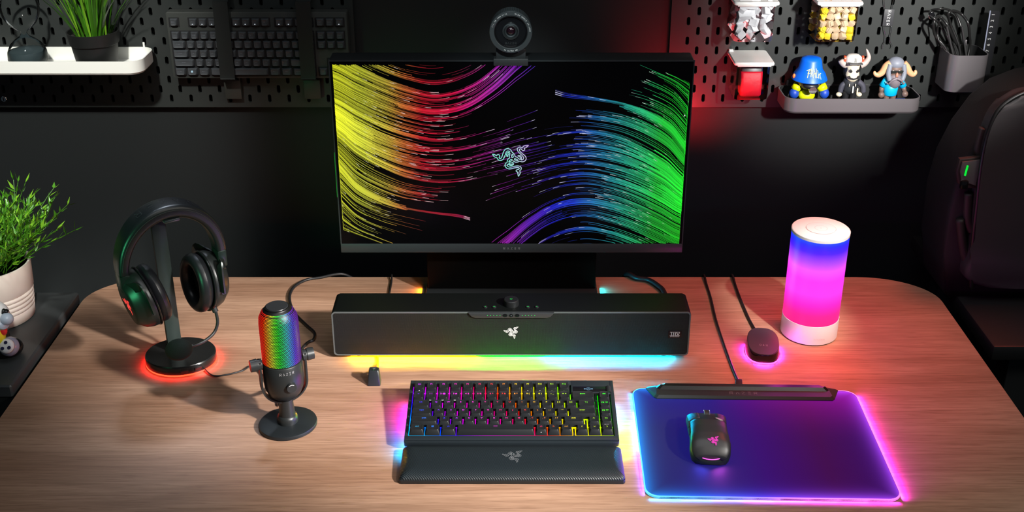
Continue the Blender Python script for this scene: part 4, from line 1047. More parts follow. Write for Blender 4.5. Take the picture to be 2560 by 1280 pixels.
def arcpos(s):
    for a, c in zip(GP, GP[1:]):
        L_ = math.hypot(c[0] - a[0], c[1] - a[1])
        if s <= L_: t = s / L_; return (a[0] + (c[0] - a[0]) * t, a[1] + (c[1] - a[1]) * t, math.atan2(c[0] - a[0], c[1] - a[1]))
        s -= L_
    return None
MC = [(0, (.50, .005, .005)), (.10, (.80, .02, .0)), (.18, (.75, .25, .01)), (.27, (.65, .65, .03)), (.37, (.15, .80, .01)), (.46, (.0, .70, .01)), (.56, (.0, .60, .12)), (.66, (.0, .55, .50)), (.76, (.01, .22, .75)), (.85, (.06, .02, .75)), (.94, (.18, .01, .50)), (1, (.10, .0, .25))]
s = .0008; k = 0
while True:
    q = arcpos(s)
    if q is None: break
    rr_, z, tl = q; nn = 76
    for i in range(nn):
        a = 2 * PI * (i + .5 * (k % 2)) / nn
        wa = a + R(24) - R(12.5)          # angle as seen from the seat
        xx = math.cos(wa); front = math.sin(wa) < .25
        if not front: continue
        c = lerp(MC, (xx * .5 + .5) + (z - .16) * -0.9 * .35)
        hw, hh = .00088 * (rr_ / MR) ** .5, .00072
        vs = []
        for t in range(6):
            da, dz = hw * math.cos(PI / 3 * t), hh * math.sin(PI / 3 * t)
            R_ = rr_ + .00015 + dz * math.sin(tl); zz = z + dz * math.cos(tl); aa = a + da / rr_
            vs.append(bm.verts.new((R_ * math.cos(aa), R_ * math.sin(aa), zz)))
        f = bm.faces.new(vs)
        for l_ in f.loops: l_[cl] = (*c, 1)
    s += .00205; k += 1
o = b.build('grille_lights', emat('grille_glow', 1.5), mi, smooth=0, keepn=True); o['kind'] = 'stuff'
def yoke_prof():
    pts = []
    for i in range(25):
        a = R(180 + 180 * i / 24); pts.append((.0345 * math.cos(a), .0800 + .0325 * math.sin(a)))
    return [(-.0345, .125)] + pts + [(.0345, .125)]
yp = yoke_prof(); rings = []
for i, (x, z) in enumerate(yp):
    a, c = yp[max(i - 1, 0)], yp[min(i + 1, len(yp) - 1)]; tx, tz = c[0] - a[0], c[1] - a[1]; L_ = math.hypot(tx, tz); nx, nz = -tz / L_, tx / L_
    h = .0013; wd = .0075
    rings.append([(x + nx * h, -wd, z + nz * h), (x + nx * h, wd, z + nz * h), (x - nx * h, wd, z - nz * h), (x - nx * h, -wd, z - nz * h)])
MB().loft(rings).build('yoke', MICB, mi, smooth=.5)
for s_ in (-1, 1):
    b = MB(); b.cyl((s_ * .031, 0, .119), (s_ * .038, 0, .119), .0085, seg=32); b.cyl((s_ * .038, 0, .119), (s_ * .0485, 0, .119), .0098, .0092, seg=36); b.build('side_knob', mat('mic_knob', (.022, .024, .025), .4), mi)
b = MB(); b.cyl((.004, -MR + .004, .087), (.004, -MR - .0045, .087), .0078, .0074, seg=36); b.build('gain_knob', mat('mic_knob'), mi)
MB().ribbon([(.0056 * math.cos(R(a)), .0056 * math.sin(R(a))) for a in range(50, 131, 10)], .001).build('knob_mark', WPRINT, mi, 0, T(.004, -MR - .0047, .087) @ RX(90), True)
b = MB()
x = -.0115
for ch in 'RAZER':
    for st in GL[ch]:
        pts = []
        for i, (px, py) in enumerate(st):
            pts.append((x + px * .0032, (py - .5) * .0042))
        b.ribbon(pts, .0006)
    x += .0032 * .75 + .0025
for v in b.bm.verts:
    a = v.co.x / MR; v.co = Vector((.0 + (MR + .0003) * math.sin(a), -(MR + .0003) * math.cos(a), .1105 + v.co.y))
b.build('wordmark', mat('mic_print', (.38, .38, .38), .4), mi, 0, None, True)

# ================================================================== HEADPHONES ON THEIR STAND
hc0 = Vector((-0.5490, 1.6650, 0))
sd_ = thing('headphone_stand', 'black headphone stand with red glowing round foot and two ports', 'headphone stand', (-0.5630, 1.690, 0), 35)
SBM = mat('stand_gloss', (0.012, 0.012, 0.012), 0.25)
FR = Matrix.Diagonal((1, 1, 1, 1))
MB().lathe([(.054, 0), (.055, .0012)], 72, RZ(-35) @ Matrix.Diagonal((1, .86, 1, 1))).build('rubber_foot', RUB, sd_)
MB().lathe([(.0585, .0014), (.0592, .0024), (.0585, .0042)], 72, RZ(-35) @ Matrix.Diagonal((1, .86, 1, 1)), cap0=True).build('light_ring', mat('ring_red', (0, 0, 0), .4, emit=(1, .06, .02), es=3.0), sd_)
MB().lathe([(.0585, .0044), (.0590, .006), (.0590, .0175), (.0575, .0195), (.002, .0197)], 72, RZ(-35) @ Matrix.Diagonal((1, .86, 1, 1))).build('foot', SBM, sd_)
for a in range(0, 360, 12):
    aa = R(a - 35); p = Vector((.0608 * math.cos(R(a)), .0608 * .86 * math.sin(R(a)), .0032))
    pw = RZ(-35) @ p; qw = RZ(-35) @ (p + Vector((.03 * math.cos(R(a)), .03 * math.sin(R(a)), -.010)))
    lamp('ring_glow', 'AREA', pw, qw, .005, (1, .02, .015), .012, .002, parent=sd_)
for a in (288, 311):
    pm = RZ(-35) @ T(.0590 * math.cos(R(a)), .0590 * .86 * math.sin(R(a)), .0115) @ RZ(a + 90 + (3 if a < 300 else -2))
    pt = MB().box((0, -.0004, 0), (.0128, .0022, .0058), .0006).build('usb_port', mat('port_rim', (.05, .03, .03), .3, .5), sd_, M=pm)
    MB().box((0, -.0016, -.0003), (.0108, .0006, .0018), 0).build('port_tongue', mat('port_red', (.12, .01, .01), .4), pt, M=pm)
# post : flat bar slightly behind, perch on top
iv = sd_.matrix_world.inverted() if False else (Matrix.Translation(sd_.location) @ RZ(35)).inverted()
pb, pt_ = iv @ Vector((-.5765, 1.7030, .0198)), iv @ Vector((-.5735, 1.6990, .2830))
b = MB(); b.box(((pb.x + pt_.x) / 2, (pb.y + pt_.y) / 2, .1525), (.0240, .0075, .2655), .0015); b.build('post', mat('post_metal', (0.035, 0.05, 0.045), 0.4, 0.3), sd_)
pc = iv @ Vector((-.548, 1.6640, .2842))
b = MB(); b.box((0, 0, 0), (.026, .066, .0055), .002); b.build('perch', mat('perch_metal', (.09, .095, .11), .3, .7), sd_, M=T(pb.x + .004, pb.y - .037, .2835))

hp = thing('headphones', 'black over ear headphones with boom microphone hanging on the stand', 'headphones', tuple(hc0), 35)
hi = (Matrix.Translation(hc0) @ RZ(35)).inverted()
HZ, HB, HRx, HRz = .2070, .0, .0800, .0905
rings = []; arcs = []
for i in range(49):
    a = R(192 - 204 * i / 48)
    x, z = HRx * math.cos(a), HZ + HRz * math.sin(a)
    if a > PI or a < 0: x = HRx * math.cos(a) * 1.0
    arcs.append((x, z, a))
def bandsweep(nmid, off, wfun, tfun, i0=0, i1=48, name='band', m=None, par=None, y0=0):
    rings = []
    for i in range(i0, i1 + 1):
        x, z, a = arcs[i]; nx, nz = math.cos(a) / HRx, math.sin(a) / HRz; L_ = math.hypot(nx, nz); nx, nz = nx / L_, nz / L_
        s = i / 48; w_, t_ = wfun(s), tfun(s)
        ring = []
        for u, v in rrect(w_, t_, min(t_, w_) * .36, 5): ring.append((x + nx * (off + v), y0 + u, z + nz * (off + v)))
        rings.append(ring)
    return MB().loft(rings).build(name, m, par, smooth=1.2)
sn = lambda s: math.sin(PI * s)
hb = bandsweep(0, 0, lambda s: .032 + .015 * sn(s), lambda s: .0145 + .0075 * sn(s), 3, 45, 'headband', LEATH, hp)
# stitched seam
for sy in (-1, 1):
    pts = []
    for i in range(4, 45):
        x, z, a = arcs[i]; s = i / 48; w_ = (.032 + .015 * sn(s)) / 2 + .0002
        nx, nz = math.cos(a) / HRx, math.sin(a) / HRz; L_ = math.hypot(nx, nz)
        pts.append((x + nx / L_ * .0035, sy * (w_ - .0004), z + nz / L_ * .0035))
    MB().tube(pts, .0006, 6, smooth=False).build('seam', mat('seam_thread', (.03, .03, .032), .6), hb)
# wordmark embossed on the top of the band, read from behind
x = 0
b = MB(); tot = 5 * .75 + 4 * 1.05; cur = -tot / 2; hh = .0150
for ch in 'RAZER':
    for st in GL[ch]:
        b.ribbon([((cur + px) * hh * .85, (py - .5) * hh) for px, py in st], .0016)
    cur += .75 + 1.05
bmesh.ops.subdivide_edges(b.bm, edges=b.bm.edges[:], cuts=2, use_grid_fill=True)
for v in b.bm.verts:
    ang = PI / 2 + v.co.x / .098; nx, nz = math.cos(ang) / HRx, math.sin(ang) / HRz; L_ = math.hypot(nx, nz)
    r_ = .0110 + .0002
    v.co = Vector((HRx * math.cos(ang) + nx / L_ * r_, -v.co.y + .001, HZ + HRz * math.sin(ang) + nz / L_ * r_))
b.build('band_lettering', mat('emboss_black', (.030, .032, .036), .25), hb, 0, None, True)
def oval(axs, prof, M, n=48):
    """prof: (offset along local z, half width x, half height y)"""
    return MB().loft([[(hx_ * math.cos(2 * PI * i / n), hy_ * math.sin(2 * PI * i / n), z) for i in range(n)] for z, hx_, hy_ in prof], M=M)
def cup(side, ctr, tilt, toe, lit):
    # frame: local z = outward, local y = up, local x = along the head front-back
    out = (RZ(toe) @ RY(tilt)) @ Vector((side, 0, 0))
    upv = (RZ(toe) @ RY(tilt)) @ Vector((0, 0, 1))
    M = basis(ctr, upv.cross(out), upv)
    W_, H_ = .0465, .0525
    sh = MB().loft([[(hx_ * math.cos(2 * PI * i / 48), hy_ * math.sin(2 * PI * i / 48), z) for i in range(48)] for z, hx_, hy_ in
        ((.001, W_ - .003, H_ - .003), (.004, W_ - .001, H_ - .001), (.012, W_ - .002, H_ - .002), (.022, W_ - .006, H_ - .006), (.030, W_ - .014, H_ - .014), (.033, W_ - .016, H_ - .016))], M=M).build('ear_cup', mat('cup_black', (.013, .016, .015), .36), hp, smooth=1.0)
    MB().loft([[(hx_ * math.cos(2 * PI * i / 48), hy_ * math.sin(2 * PI * i / 48), z) for i in range(48)] for z, hx_, hy_ in
        ((.0331, W_ - .017, H_ - .017), (.0336, W_ - .018, H_ - .018))], M=M).build('cup_grille', mat('cup_mesh', (.006, .006, .006), .5), sh)
    if lit:
        emblem('emblem_light', .034, M @ T(0, 0, .0340), mat('emblem_red', (0, 0, 0), .4, emit=(.9, .06, .05), es=1.0), sh, .05)
    # cushion: a ring with a hole
    rings = []
    for j in range(17):
        t = R(360 * j / 16); rr_ = .0105
        rings.append([((W_ - .0115 + rr_ * math.cos(t)) * math.cos(2 * PI * i / 48), (H_ - .0115 + rr_ * math.cos(t)) * math.sin(2 * PI * i / 48), -.0105 + .0112 * math.sin(t)) for i in range(48)])
    MB().loft(rings, cap0=False, cap1=False, M=M).build('ear_cushion', LEATH, hp, smooth=1.2)
    MB().loft([[(hx_ * math.cos(2 * PI * i / 48), hy_ * math.sin(2 * PI * i / 48), z) for i in range(48)] for z, hx_, hy_ in ((-.002, W_ - .019, H_ - .019), (-.001, W_ - .019, H_ - .019))], M=M).build('speaker_cloth', mat('cloth_black', (.006, .006, .006), .9), hp)
    b = MB()
    b.loft([[(hx_ * math.cos(2 * PI * i / 48), hy_ * math.sin(2 * PI * i / 48), z) for i in range(48)] for z, hx_, hy_ in ((-.0006, W_ + .0002, H_ + .0002), (.0008, W_ + .0008, H_ + .0008), (.0022, W_ + .0002, H_ + .0002))], M=M)
    b.build('trim_ring', mat('trim_gloss', (.01, .01, .011), .2), sh)
    return M, out, upv
Lc, Rc = hi @ Vector((-.584, 1.631, .1600)), hi @ Vector((-.514, 1.700, .1500))
ML, oL, uL = cup(-1, Lc, -12, 3, True)
MR_, oR, uR = cup(1, Rc, 2, 6, False)
# sliders and forks
for side, M, i_end in ((-1, ML, 3), (1, MR_, 45)):
    x, z, a = arcs[i_end]; x2, z2, a2 = arcs[0 if side < 0 else 48]
    ex, ez = (x + x2) / 2, (z + z2) / 2
    b = MB(); b.box((ex + side * .0006, 0, ez - .006), (.0155, .0310, .0300), .0025); b.build('slider_housing', mat('slider_black', (.016, .028, .023), .3, .4), hp)
    # fork : band from the slider down round the cup to its pivots
    for sy in (-1, 1):
        piv = M @ Vector((sy * .0492, -.006, .0120)); top = Vector((ex + side * .003, sy * .009, ez - .018)); midp = (M @ Vector((sy * .0430, .040, .0130)))
        pts = catmull([top, top.lerp(midp, .55) + Vector((side * .004, 0, 0)), midp, piv], 6); rings = []
        for i, p in enumerate(pts):
            t = (pts[min(i + 1, len(pts) - 1)] - pts[max(i - 1, 0)]).normalized(); o_ = (M.to_3x3() @ Vector((0, 0, 1))); s_ = t.cross(o_).normalized(); n_ = s_.cross(t)
            w_ = .0075 + .003 * math.sin(PI * i / len(pts)); h_ = .0014
            rings.append([p + s_ * (w_ if (k in (0, 3)) else -w_) * .8 + n_ * (h_ if k < 2 else -h_) for k in range(4)])
        MB().loft(rings).build('fork', mat('fork_metal', (.035, .04, .038), .32, .6), hp, smooth=.6)
        q = MB(); q.lathe([(.0028, -.0012), (.0028, .0012)], 16, basis(piv, M.to_3x3() @ Vector((0, 0, 1)), M.to_3x3() @ Vector((0, 1, 0)))); q.build('pivot_screw', DARKM, hp)
# boom microphone
bs = MR_ @ Vector((-.012, -.0485, .012)); bs2 = bs + Vector((0, -.002, -.016))
wpt = lambda x, y, Y: hi @ at(x, y, Y)
foam = wpt(447, 874, 1.626)
cn = MB(); cn.tube([wpt(530, 758, 1.683), wpt(539, 779, 1.680)], .0050, 12, smooth=False); cn.build('boom_plug', RUB, hp)
MB().tube([wpt(539, 778, 1.680), wpt(544, 806, 1.674), wpt(535, 832, 1.665), wpt(512, 852, 1.650), wpt(487, 863, 1.637), wpt(468, 869, 1.630)], .0026, 10).build('boom_arm', mat('boom_black', (.012, .014, .013), .35), hp)
b = MB(); b.ball((0, 0, 0), (.044, .036, .036), u=32, v=20)
b.build('foam_windscreen', mat('foam_black', (.010, .017, .013), .95, bump=(1500, .6)), hp, smooth=2, M=T(*foam) @ RZ(-20))

# ================================================================== LEFT CABINET, POT, FIGURE
CZ = .015
cb = thing('cabinet', 'dark grey low cabinet left of the desk under the white plant pot', 'cabinet', (-1.035, 1.753, -.74))
b = MB(); b.box((0, 0, (CZ + .74) / 2 - .012), (.44, .318, CZ + .74 - .024), .0); b.build('body', mat('cabinet_side', (.012, .015, .014), .5), cb)
b = MB(); b.box((0, 0, CZ + .74 - .012), (.444, .322, .0238), .003, 1); b.build('cabinet_top', mat('cabinet_top', (.050, .055, .056), .42, bump=(60, .05)), cb)
# ribbed white pot
PC = (-.924, 1.822)
pp = thing('potted_plant', 'leafy green plant in a ribbed white pot on the cabinet', 'potted plant', (PC[0], PC[1], CZ + .0002))
prof = [(.0585, 0), (.0605, .0015), (.0625, .020)]
for i in range(4):
    z = .021 + i * .0085; r_ = .0628 + i * .0007
    prof += [(r_ - .0013, z), (r_ + .0004, z + .0025), (r_ + .0006, z + .0060), (r_ - .0013, z + .0082)]
prof += [(.0665, .058), (.0690, .105), (.0690, .1075), (.0655, .1075), (.0640, .095)]
MB().lathe(prof, 80).build('pot', mat('cream_ceramic', (.80, .74, .66), .3), pp, smooth=.9)
MB().lathe([(.0640, .092), (.0640, .095)], 40).build('soil', mat('soil'), pp)
rnd = random.Random(9)
b = MB(); b2 = MB()
def leaf(bb, p, d, L_, wd):
    d = d.normalized(); s = d.cross(Vector((rnd.uniform(-.5, .5), rnd.uniform(-.5, .5), 1)))
    if s.length < .1: s = Vector((1, 0, 0))
    s.normalize(); n = s.cross(d)
    v = [p, p + d * L_ * .35 + s * wd / 2 - n * wd * .1, p + d * L_, p + d * L_ * .35 - s * wd / 2 - n * wd * .1, p + d * L_ * .4]
    q = [bb.bm.verts.new(k) for k in v]
    bb.bm.faces.new((q[0], q[4], q[1])); bb.bm.faces.new((q[1], q[4], q[2])); bb.bm.faces.new((q[2], q[4], q[3])); bb.bm.faces.new((q[3], q[4], q[0]))
stems = MB()
for i in range(150):
    a = rnd.uniform(0, 2 * PI); sp = rnd.uniform(.05, 1.25); rr_ = .045 * rnd.random()
    p = Vector((rr_ * math.cos(a), rr_ * math.sin(a), .094)); d = Vector((math.cos(a) * sp, math.sin(a) * sp, 1)).normalized()
    L_ = rnd.uniform(.09, .155); pts = [p]
    for k in range(8):
        p = p + d * L_ / 8; d = (d + Vector((rnd.uniform(-.12, .12), rnd.uniform(-.12, .12), -.02))).normalized(); pts.append(p)
    stems.tube(pts, .0007, 4, smooth=False)
    for k in range(2, 9):
        for q in range(2):
            dd = (d + Vector((rnd.uniform(-1, 1), rnd.uniform(-1, 1), rnd.uniform(-.3, .8)))).normalized()
            leaf(b if rnd.random() < .6 else b2, pts[k], dd, rnd.uniform(.012, .024), rnd.uniform(.003, .0065))
stems.build('stems', GRASS, pp, smooth=0)['kind'] = 'stuff'
b.build('leaves', mat('leaf_green', (.06, .22, .012), .35), pp, smooth=0, keepn=True)['kind'] = 'stuff'
b2.build('pale_leaves', mat('leaf_light', (.17, .40, .02), .35), pp, smooth=0, keepn=True)['kind'] = 'stuff'
# black seated vinyl figure, cut by the left edge of the photo
YF = 1.665
fb = gd(-8, 890, CZ); YF = fb.y
fg = thing('vinyl_figure', 'small black vinyl figure with pale glove standing before the white pot', 'toy figure', (fb.x, fb.y, CZ + .0002))
def fl(x, y, dy=0.0): return at(x, y, YF + dy) - Vector(fg.location)
VB, VW, VY, VP, VR = mat('vinyl_black', (.008, .008, .009), .18), mat('vinyl_white', (.72, .74, .74), .3), mat('vinyl_yellow', (.80, .72, .02), .35), mat('vinyl_pale_blue', (.42, .50, .60), .35), mat('vinyl_red', (.7, .03, .03), .35)
def clampz(o, z=0.0):
    for v in o.data.vertices:
        if v.co.z < z: v.co.z = z
p = fl(16, 878); b = MB(); b.ball((p.x, p.y + .006, .013), (.052, .046, .034)); clampz(b.build('shoe', VB, fg, smooth=2))
p = fl(-42, 872); b = MB(); b.ball((p.x, p.y + .006, .013), (.046, .05, .034)); clampz(b.build('shoe', VB, fg, smooth=2))
p = fl(23, 866, -.012); b = MB(); b.ball(p, (.0325, .0325, .0335)); bl = b.build('toe_ball', mat('vinyl_grey', (.30, .32, .42), .2), fg, smooth=2)
fm = basis(p, (1, .1, 0), (0, .55, .85)); 
MB().lathe([(.0128, .0112), (.0122, .0150), (.008, .0168), (.001, .0172)], 28, fm).build('face_plate', VW, bl, smooth=2)
for dx, dy in ((0, .0058), (.0055, -.003), (-.0052, -.0038)):
    MB().lathe([(.0030, .0170 if True else 0), (.0028, .0178)], 16, fm @ T(dx, dy, .0002)).build('dot', mat('dot_navy', (.01, .01, .05), .4), bl)
p = fl(-14, 842); MB().ball(p, (.05, .044, .055)).build('body', VB, fg, smooth=2)
p = fl(-10, 838, -.014); MB().ball(p, (.030, .03, .046)).build('yellow_shirt', VY, fg, smooth=2)
p = fl(8, 826, -.014); MB().ball(p, (.013, .013, .018)).build('red_cuff', VR, fg, smooth=2)
MB().tube([fl(-16, 815), fl(0, 812, -.01), fl(8, 808, -.016)], .0105, 14).build('sleeve', VP, fg, smooth=2)
p = fl(17, 797, -.012); MB().ball(p, (.022, .02, .021)).build('glove', VP, fg, smooth=2)
for dx, dy in ((2, 783), (8, 779), (14, 780)): MB().tube([fl(dx, dy + 12, -.010), fl(dx + 1, dy, -.008), fl(dx + 3, dy - 4, -.008)], .0036, 10).build('finger', VB, fg, smooth=2)
MB().ball(fl(-22, 790), (.06, .055, .055)).build('head', VW, fg, smooth=2)

# ================================================================== ON THE LEFT PEGBOARD: SPARE KEYBOARD
YK = YP - .030
TU = .0190
k0 = at(412, 31, YK); k1 = at(866, 31, YK); kb_b = at(640, 196, YK).z
KW2 = k1.x - k0.x; TU = (KW2 - .012) / 18.25; KH2 = k0.z - kb_b
wk = thing('keyboard', 'dark compact keyboard strapped flat on the left pegboard', 'keyboard', ((k0.x + k1.x) / 2, YP - .0015, kb_b))
KF = basis((0, -.0285 + .0015, 0), (1, 0, 0), (0, 0, 1))
MB().prism(rrect(KW2, KH2, .004, 4, 0, KH2 / 2), -.0255, .0, KF, .0012).build('case', mat('spare_case', (.030, .033, .030), .5), wk)
xL = -KW2 / 2 + .006
top_ = KH2 - .0105
RH = TU * .985
def wy(r): return top_ - TU * .5 - r * RH - (TU * .42 if r > 0 else 0)
b = MB()
def well(xa, xb, ra, rb): b.prism([(xL + xa * TU - .001, wy(rb) - RH * .52), (xL + xb * TU + .001, wy(rb) - RH * .52), (xL + xb * TU + .001, wy(ra) + RH * .52), (xL + xa * TU - .001, wy(ra) + RH * .52)], .0001, .0006)
for xa, xb, ra, rb in ((0, 1, 0, 0), (2, 6, 0, 0), (6.5, 10.5, 0, 0), (11, 15, 0, 0), (15.25, 18.25, 0, 0), (0, 15, 1, 5), (15.25, 18.25, 1, 2), (15.25, 18.25, 5, 5), (16.25, 17.25, 4, 4)): well(xa, xb, ra, rb)
b.build('key_well', mat('well_black', (.002, .002, .003), .7), wk, smooth=0, M=KF)
SK = mat('spare_keycap', (.045, .050, .056), .5); SL = mat('spare_legend', (.12, .13, .15), .5); SLB = mat('spare_legend_lit', (.1, .1, .1), .5, emit=(.45, .5, .55), es=.8)
def wkey(xc, r, wu=1, leg='', lit=None):
    o = bpy.data.objects.new('space_bar' if wu > 5 else 'key', keycap_mesh(wu, TU, gapf=.15, hgt=.0070, m=SK)); C.objects.link(o); o.parent = wk
    o.matrix_local = KF @ T(xL + xc * TU, wy(r), .0008)
    if leg: text('legend', leg, .0034 if len(leg) < 4 else .0026, T(0, .0022, .00715), SL, o, 1.2)
    if lit: MB().box((0, -.0022, .0071), (.0022, .0016, .0002)).build('lit_symbol', SLB, o, smooth=0)
    return o
wkey(.5, 0, leg='ESC')
for i in range(12):
    xx = 2.5 + i + (.5 if i > 3 else 0) + (.5 if i > 7 else 0); wkey(xx, 0, leg='F%d' % (i + 1), lit=i in (0, 1, 2, 4, 5, 6, 8, 9, 11))
for i, l in enumerate(('PRT', 'SCR', 'PAU')): wkey(15.75 + i, 0, leg=l, lit=i == 2)
for r in range(1, 5):
    x = 0; row = list(ROWS[r])
    if r == 4: row[-1] = ('shift', 2.75)
    if r == 1: row[-1] = ('', 2)
    for l, wu in row: wkey(x + wu / 2, r, wu, l.upper() if len(l) > 1 and l[0] in 'tcse' else l); x += wu
x = 0
for i, (l, wu) in enumerate((('CTRL', 1.25), ('', 1.25), ('ALT', 1.25), ('', 6.25), ('ALT', 1.25), ('FN', 1.25), ('MENU', 1.25), ('CTRL', 1.25))):
    o = wkey(x + wu / 2, 5, wu, l)
    if i == 1:
        q = MB()
        for dx in (-.001, .001):
            for dz in (-.001, .001): q.box((dx, .002 + dz, .0071), (.0016, .0016, .0002))
        q.build('window_symbol', mat('win_lit', (0, 0, 0), .5, emit=(.5, .75, .9), es=1), o, smooth=0)
    x += wu
for r, ls in ((1, ('INS', 'HOME', 'PGUP')), (2, ('DEL', 'END', 'PGDN'))):
    for i, l in enumerate(ls): wkey(15.75 + i, r, leg=l)
wkey(16.75, 4)
for i in range(3): wkey(15.75 + i, 5)
# straps with clips
STR = mat('strap_black', (.004, .0065, .006), .6); CLP = mat('strap_clip', (.030, .032, .028), .5)
for lab, xt, xb in (('black elastic strap over the left half of the wall keyboard', 548, 572), ('black elastic strap over the right half of the wall keyboard', 752, 777)):
    ys = YK - .012
    pt0, pb0 = at(xt, 6, ys), at(xb, 206, ys)
    cx = (pt0.x + pb0.x) / 2
    st = thing('strap', lab, 'strap', (cx, YP - .0005, pb0.z), group='straps holding the wall keyboard')
    h = pt0.z - pb0.z; y0 = ys - YP
    pts = [(-.0022, .010), (-.010 * 1, .006)]
    b = MB(); path = [Vector((0, -.006, -.006)), Vector((0, -.020, -.002)), Vector((0, y0 + .001, .008)), Vector((0, y0, .02)), Vector((0, y0, h - .012)), Vector((0, y0 + .004, h)), Vector((0, -.014, h + .010)), Vector((0, -.005, h + .014))]
    path = catmull(path, 5); rings = []
    for i, q in enumerate(path):
        t = (path[min(i + 1, len(path) - 1)] - path[max(i - 1, 0)]).normalized(); n_ = Vector((1, 0, 0)).cross(t)
        rings.append([q + Vector((sx * .0145, 0, 0)) + n_ * sn_ for sx, sn_ in ((-1, .0008), (1, .0008), (1, -.0008), (-1, -.0008))])
    b.loft(rings); b.build('webbing', STR, st, smooth=.8)
    zc2 = at(xb, 247, YP - .01).z - pb0.z
    MB().box((0, -.0065, zc2 / 2 + .002), (.0340, .012, abs(zc2) + .004), .0015).build('clip', CLP, st)
    MB().box((0, -.0065, h + .020), (.0350, .012, .020), .0015).build('clip', mat('top_clip', (.06, .07, .075), .4), st)

# ================================================================== ON THE RIGHT PEGBOARD
# figure tray
zt2 = at(2100, 213, YP - .004).z; yf2 = gd(2100, 248, zt2).y; h2 = at(2100, 248, yf2).z - at(2100, 285, yf2).z
xa2 = (at(1975, 265, yf2).x + at(1949, 213, YP).x) / 2 - .012; xb2 = (at(2307, 262, yf2).x)
GT = mat('tray_anthracite', (.20, .185, .195), .35, .45)
ft = tray('tray', 'long grey metal tray holding three toy figures on the right pegboard', xa2 + .004, xb2, zt2, h2, yf2, GT, .024, mat('tray_inside', (.008, .009, .009), .7))  # inner walls and floor darker than the outside
FZ = zt2 - h2 + .0034; YT = (yf2 + YP) / 2 + .002
def figure(name_label, xpx):
    p = at(xpx, 240, YT); return thing('vinyl_figure', name_label, 'toy figure', (p.x, YT, FZ), group=None)
def L(f, x, y, dy=0.0): return at(x, y, YT + dy) - Vector(f.location)
SKIN, SKD, BLUE, BLU2, YLW, DK, BONE = mat('toy_skin', (.55, .36, .30), .5), mat('toy_brown', (.16, .10, .08), .5), mat('toy_blue', (.0, .12, .75), .4), mat('toy_navy', (.01, .06, .42), .45), mat('toy_yellow', (.70, .80, .0), .45), mat('toy_black', (.012, .012, .014), .4), mat('toy_bone', (.70, .62, .46), .45)
# 1: blue bucket hat
f = figure('toy figure in a big blue bucket hat at the left end of the grey tray', 2022)
hz = L(f, 2024, 196).z; ht = L(f, 2024, 146).z; H_ = ht - hz
hx_ = L(f, 2024, 190).x
hat = MB().lathe([(.0335, -.002), (.0350, .0), (.0300, H_ * .30), (.0235, H_ * .52), (.0205, H_ * .90), (.0180, H_ * 1.04), (.008, H_ * 1.10), (.001, H_ * 1.1)], 48, T(hx_, 0, hz)).build('bucket_hat', BLUE, f, smooth=1.0)
b = MB()
for st in ([(-9, 3), (-5, 5), (-4, 1), (-8, 0), (-6, 4), (-8.5, -4)], [(-4, 6), (-4.5, -3)], [(-4, 4), (-2, 4), (-3, 0), (-1.5, -4)], [(-2, -3), (0, 5), (1, -4)], [(-1, 0), (2, 1)], [(2, 6), (2.5, -4), (5, -3)], [(4, 4), (5.5, -5), (7, 1), (8.5, -6)], [(5, -1), (9, 0)]): b.ribbon([(x * .00165, z * .0017) for x, z in st], .0012)
for v in b.bm.verts:
    z = v.co.y + H_ * .42; r_ = lerp([(0, .0352), (H_ * .30, .0302), (H_ * .52, .0237), (H_ * .9, .0207)], z) + .0006; a = (v.co.x + .002) / r_
    v.co = Vector((hx_ + r_ * math.sin(a), -r_ * math.cos(a), hz + z))
b.build('scrawl', mat('scrawl_yellow', (.80, .80, .25), .5), hat, 0, None, True)
b = MB(); b.ball((hx_, 0, hz - .006), (.044, .038, .034)); b.build('head', SKIN, f, smooth=2)
zb_ = L(f, 2020, 232).z
b = MB(); b.ball((hx_ - .002, .002, zb_ * .62 + .004), (.034, .028, zb_ * 1.0)); b.build('torso', YLW, f, smooth=2)
gm = MB(); c = L(f, 2027, 214, -.020); gm.ball((c.x, c.y, c.z), (.032, .022, .014)); gm.build('mask', DK, f, smooth=2)
c = L(f, 2031, 222, -.026); MB().cyl((c.x, c.y + .008, c.z), (c.x, c.y - .006, c.z - .002), .0085, .0075, 24).build('filter', mat('toy_silver', (.5, .5, .52), .25, .9), f)
for s_, xs_ in ((-1, (1996, 1987)), (1, (2052, 2058))):
    a, e_ = L(f, xs_[0], 212), L(f, xs_[1], 224); MB().tube([a, e_], .0088, 14, smooth=False, rs=lambda t: .0095).build('sleeve', YLW, f, smooth=2)
    c = L(f, xs_[1] - 2 * s_ * -1, 233, -.003); MB().ball(c, (.020, .020, .022)).build('glove', BLU2, f, smooth=2)
    MB().cyl((hx_ + s_ * .0095, 0, .0006), (hx_ + s_ * .0085, 0, zb_ * .5), .0085, .0095, 18).build('leg', DK, f)
c = L(f, 1985, 190, -.006); MB().ball(c, (.006, .006, .010)).build('ear_tag', mat('toy_orange', (.8, .2, .03), .4), f, smooth=2)
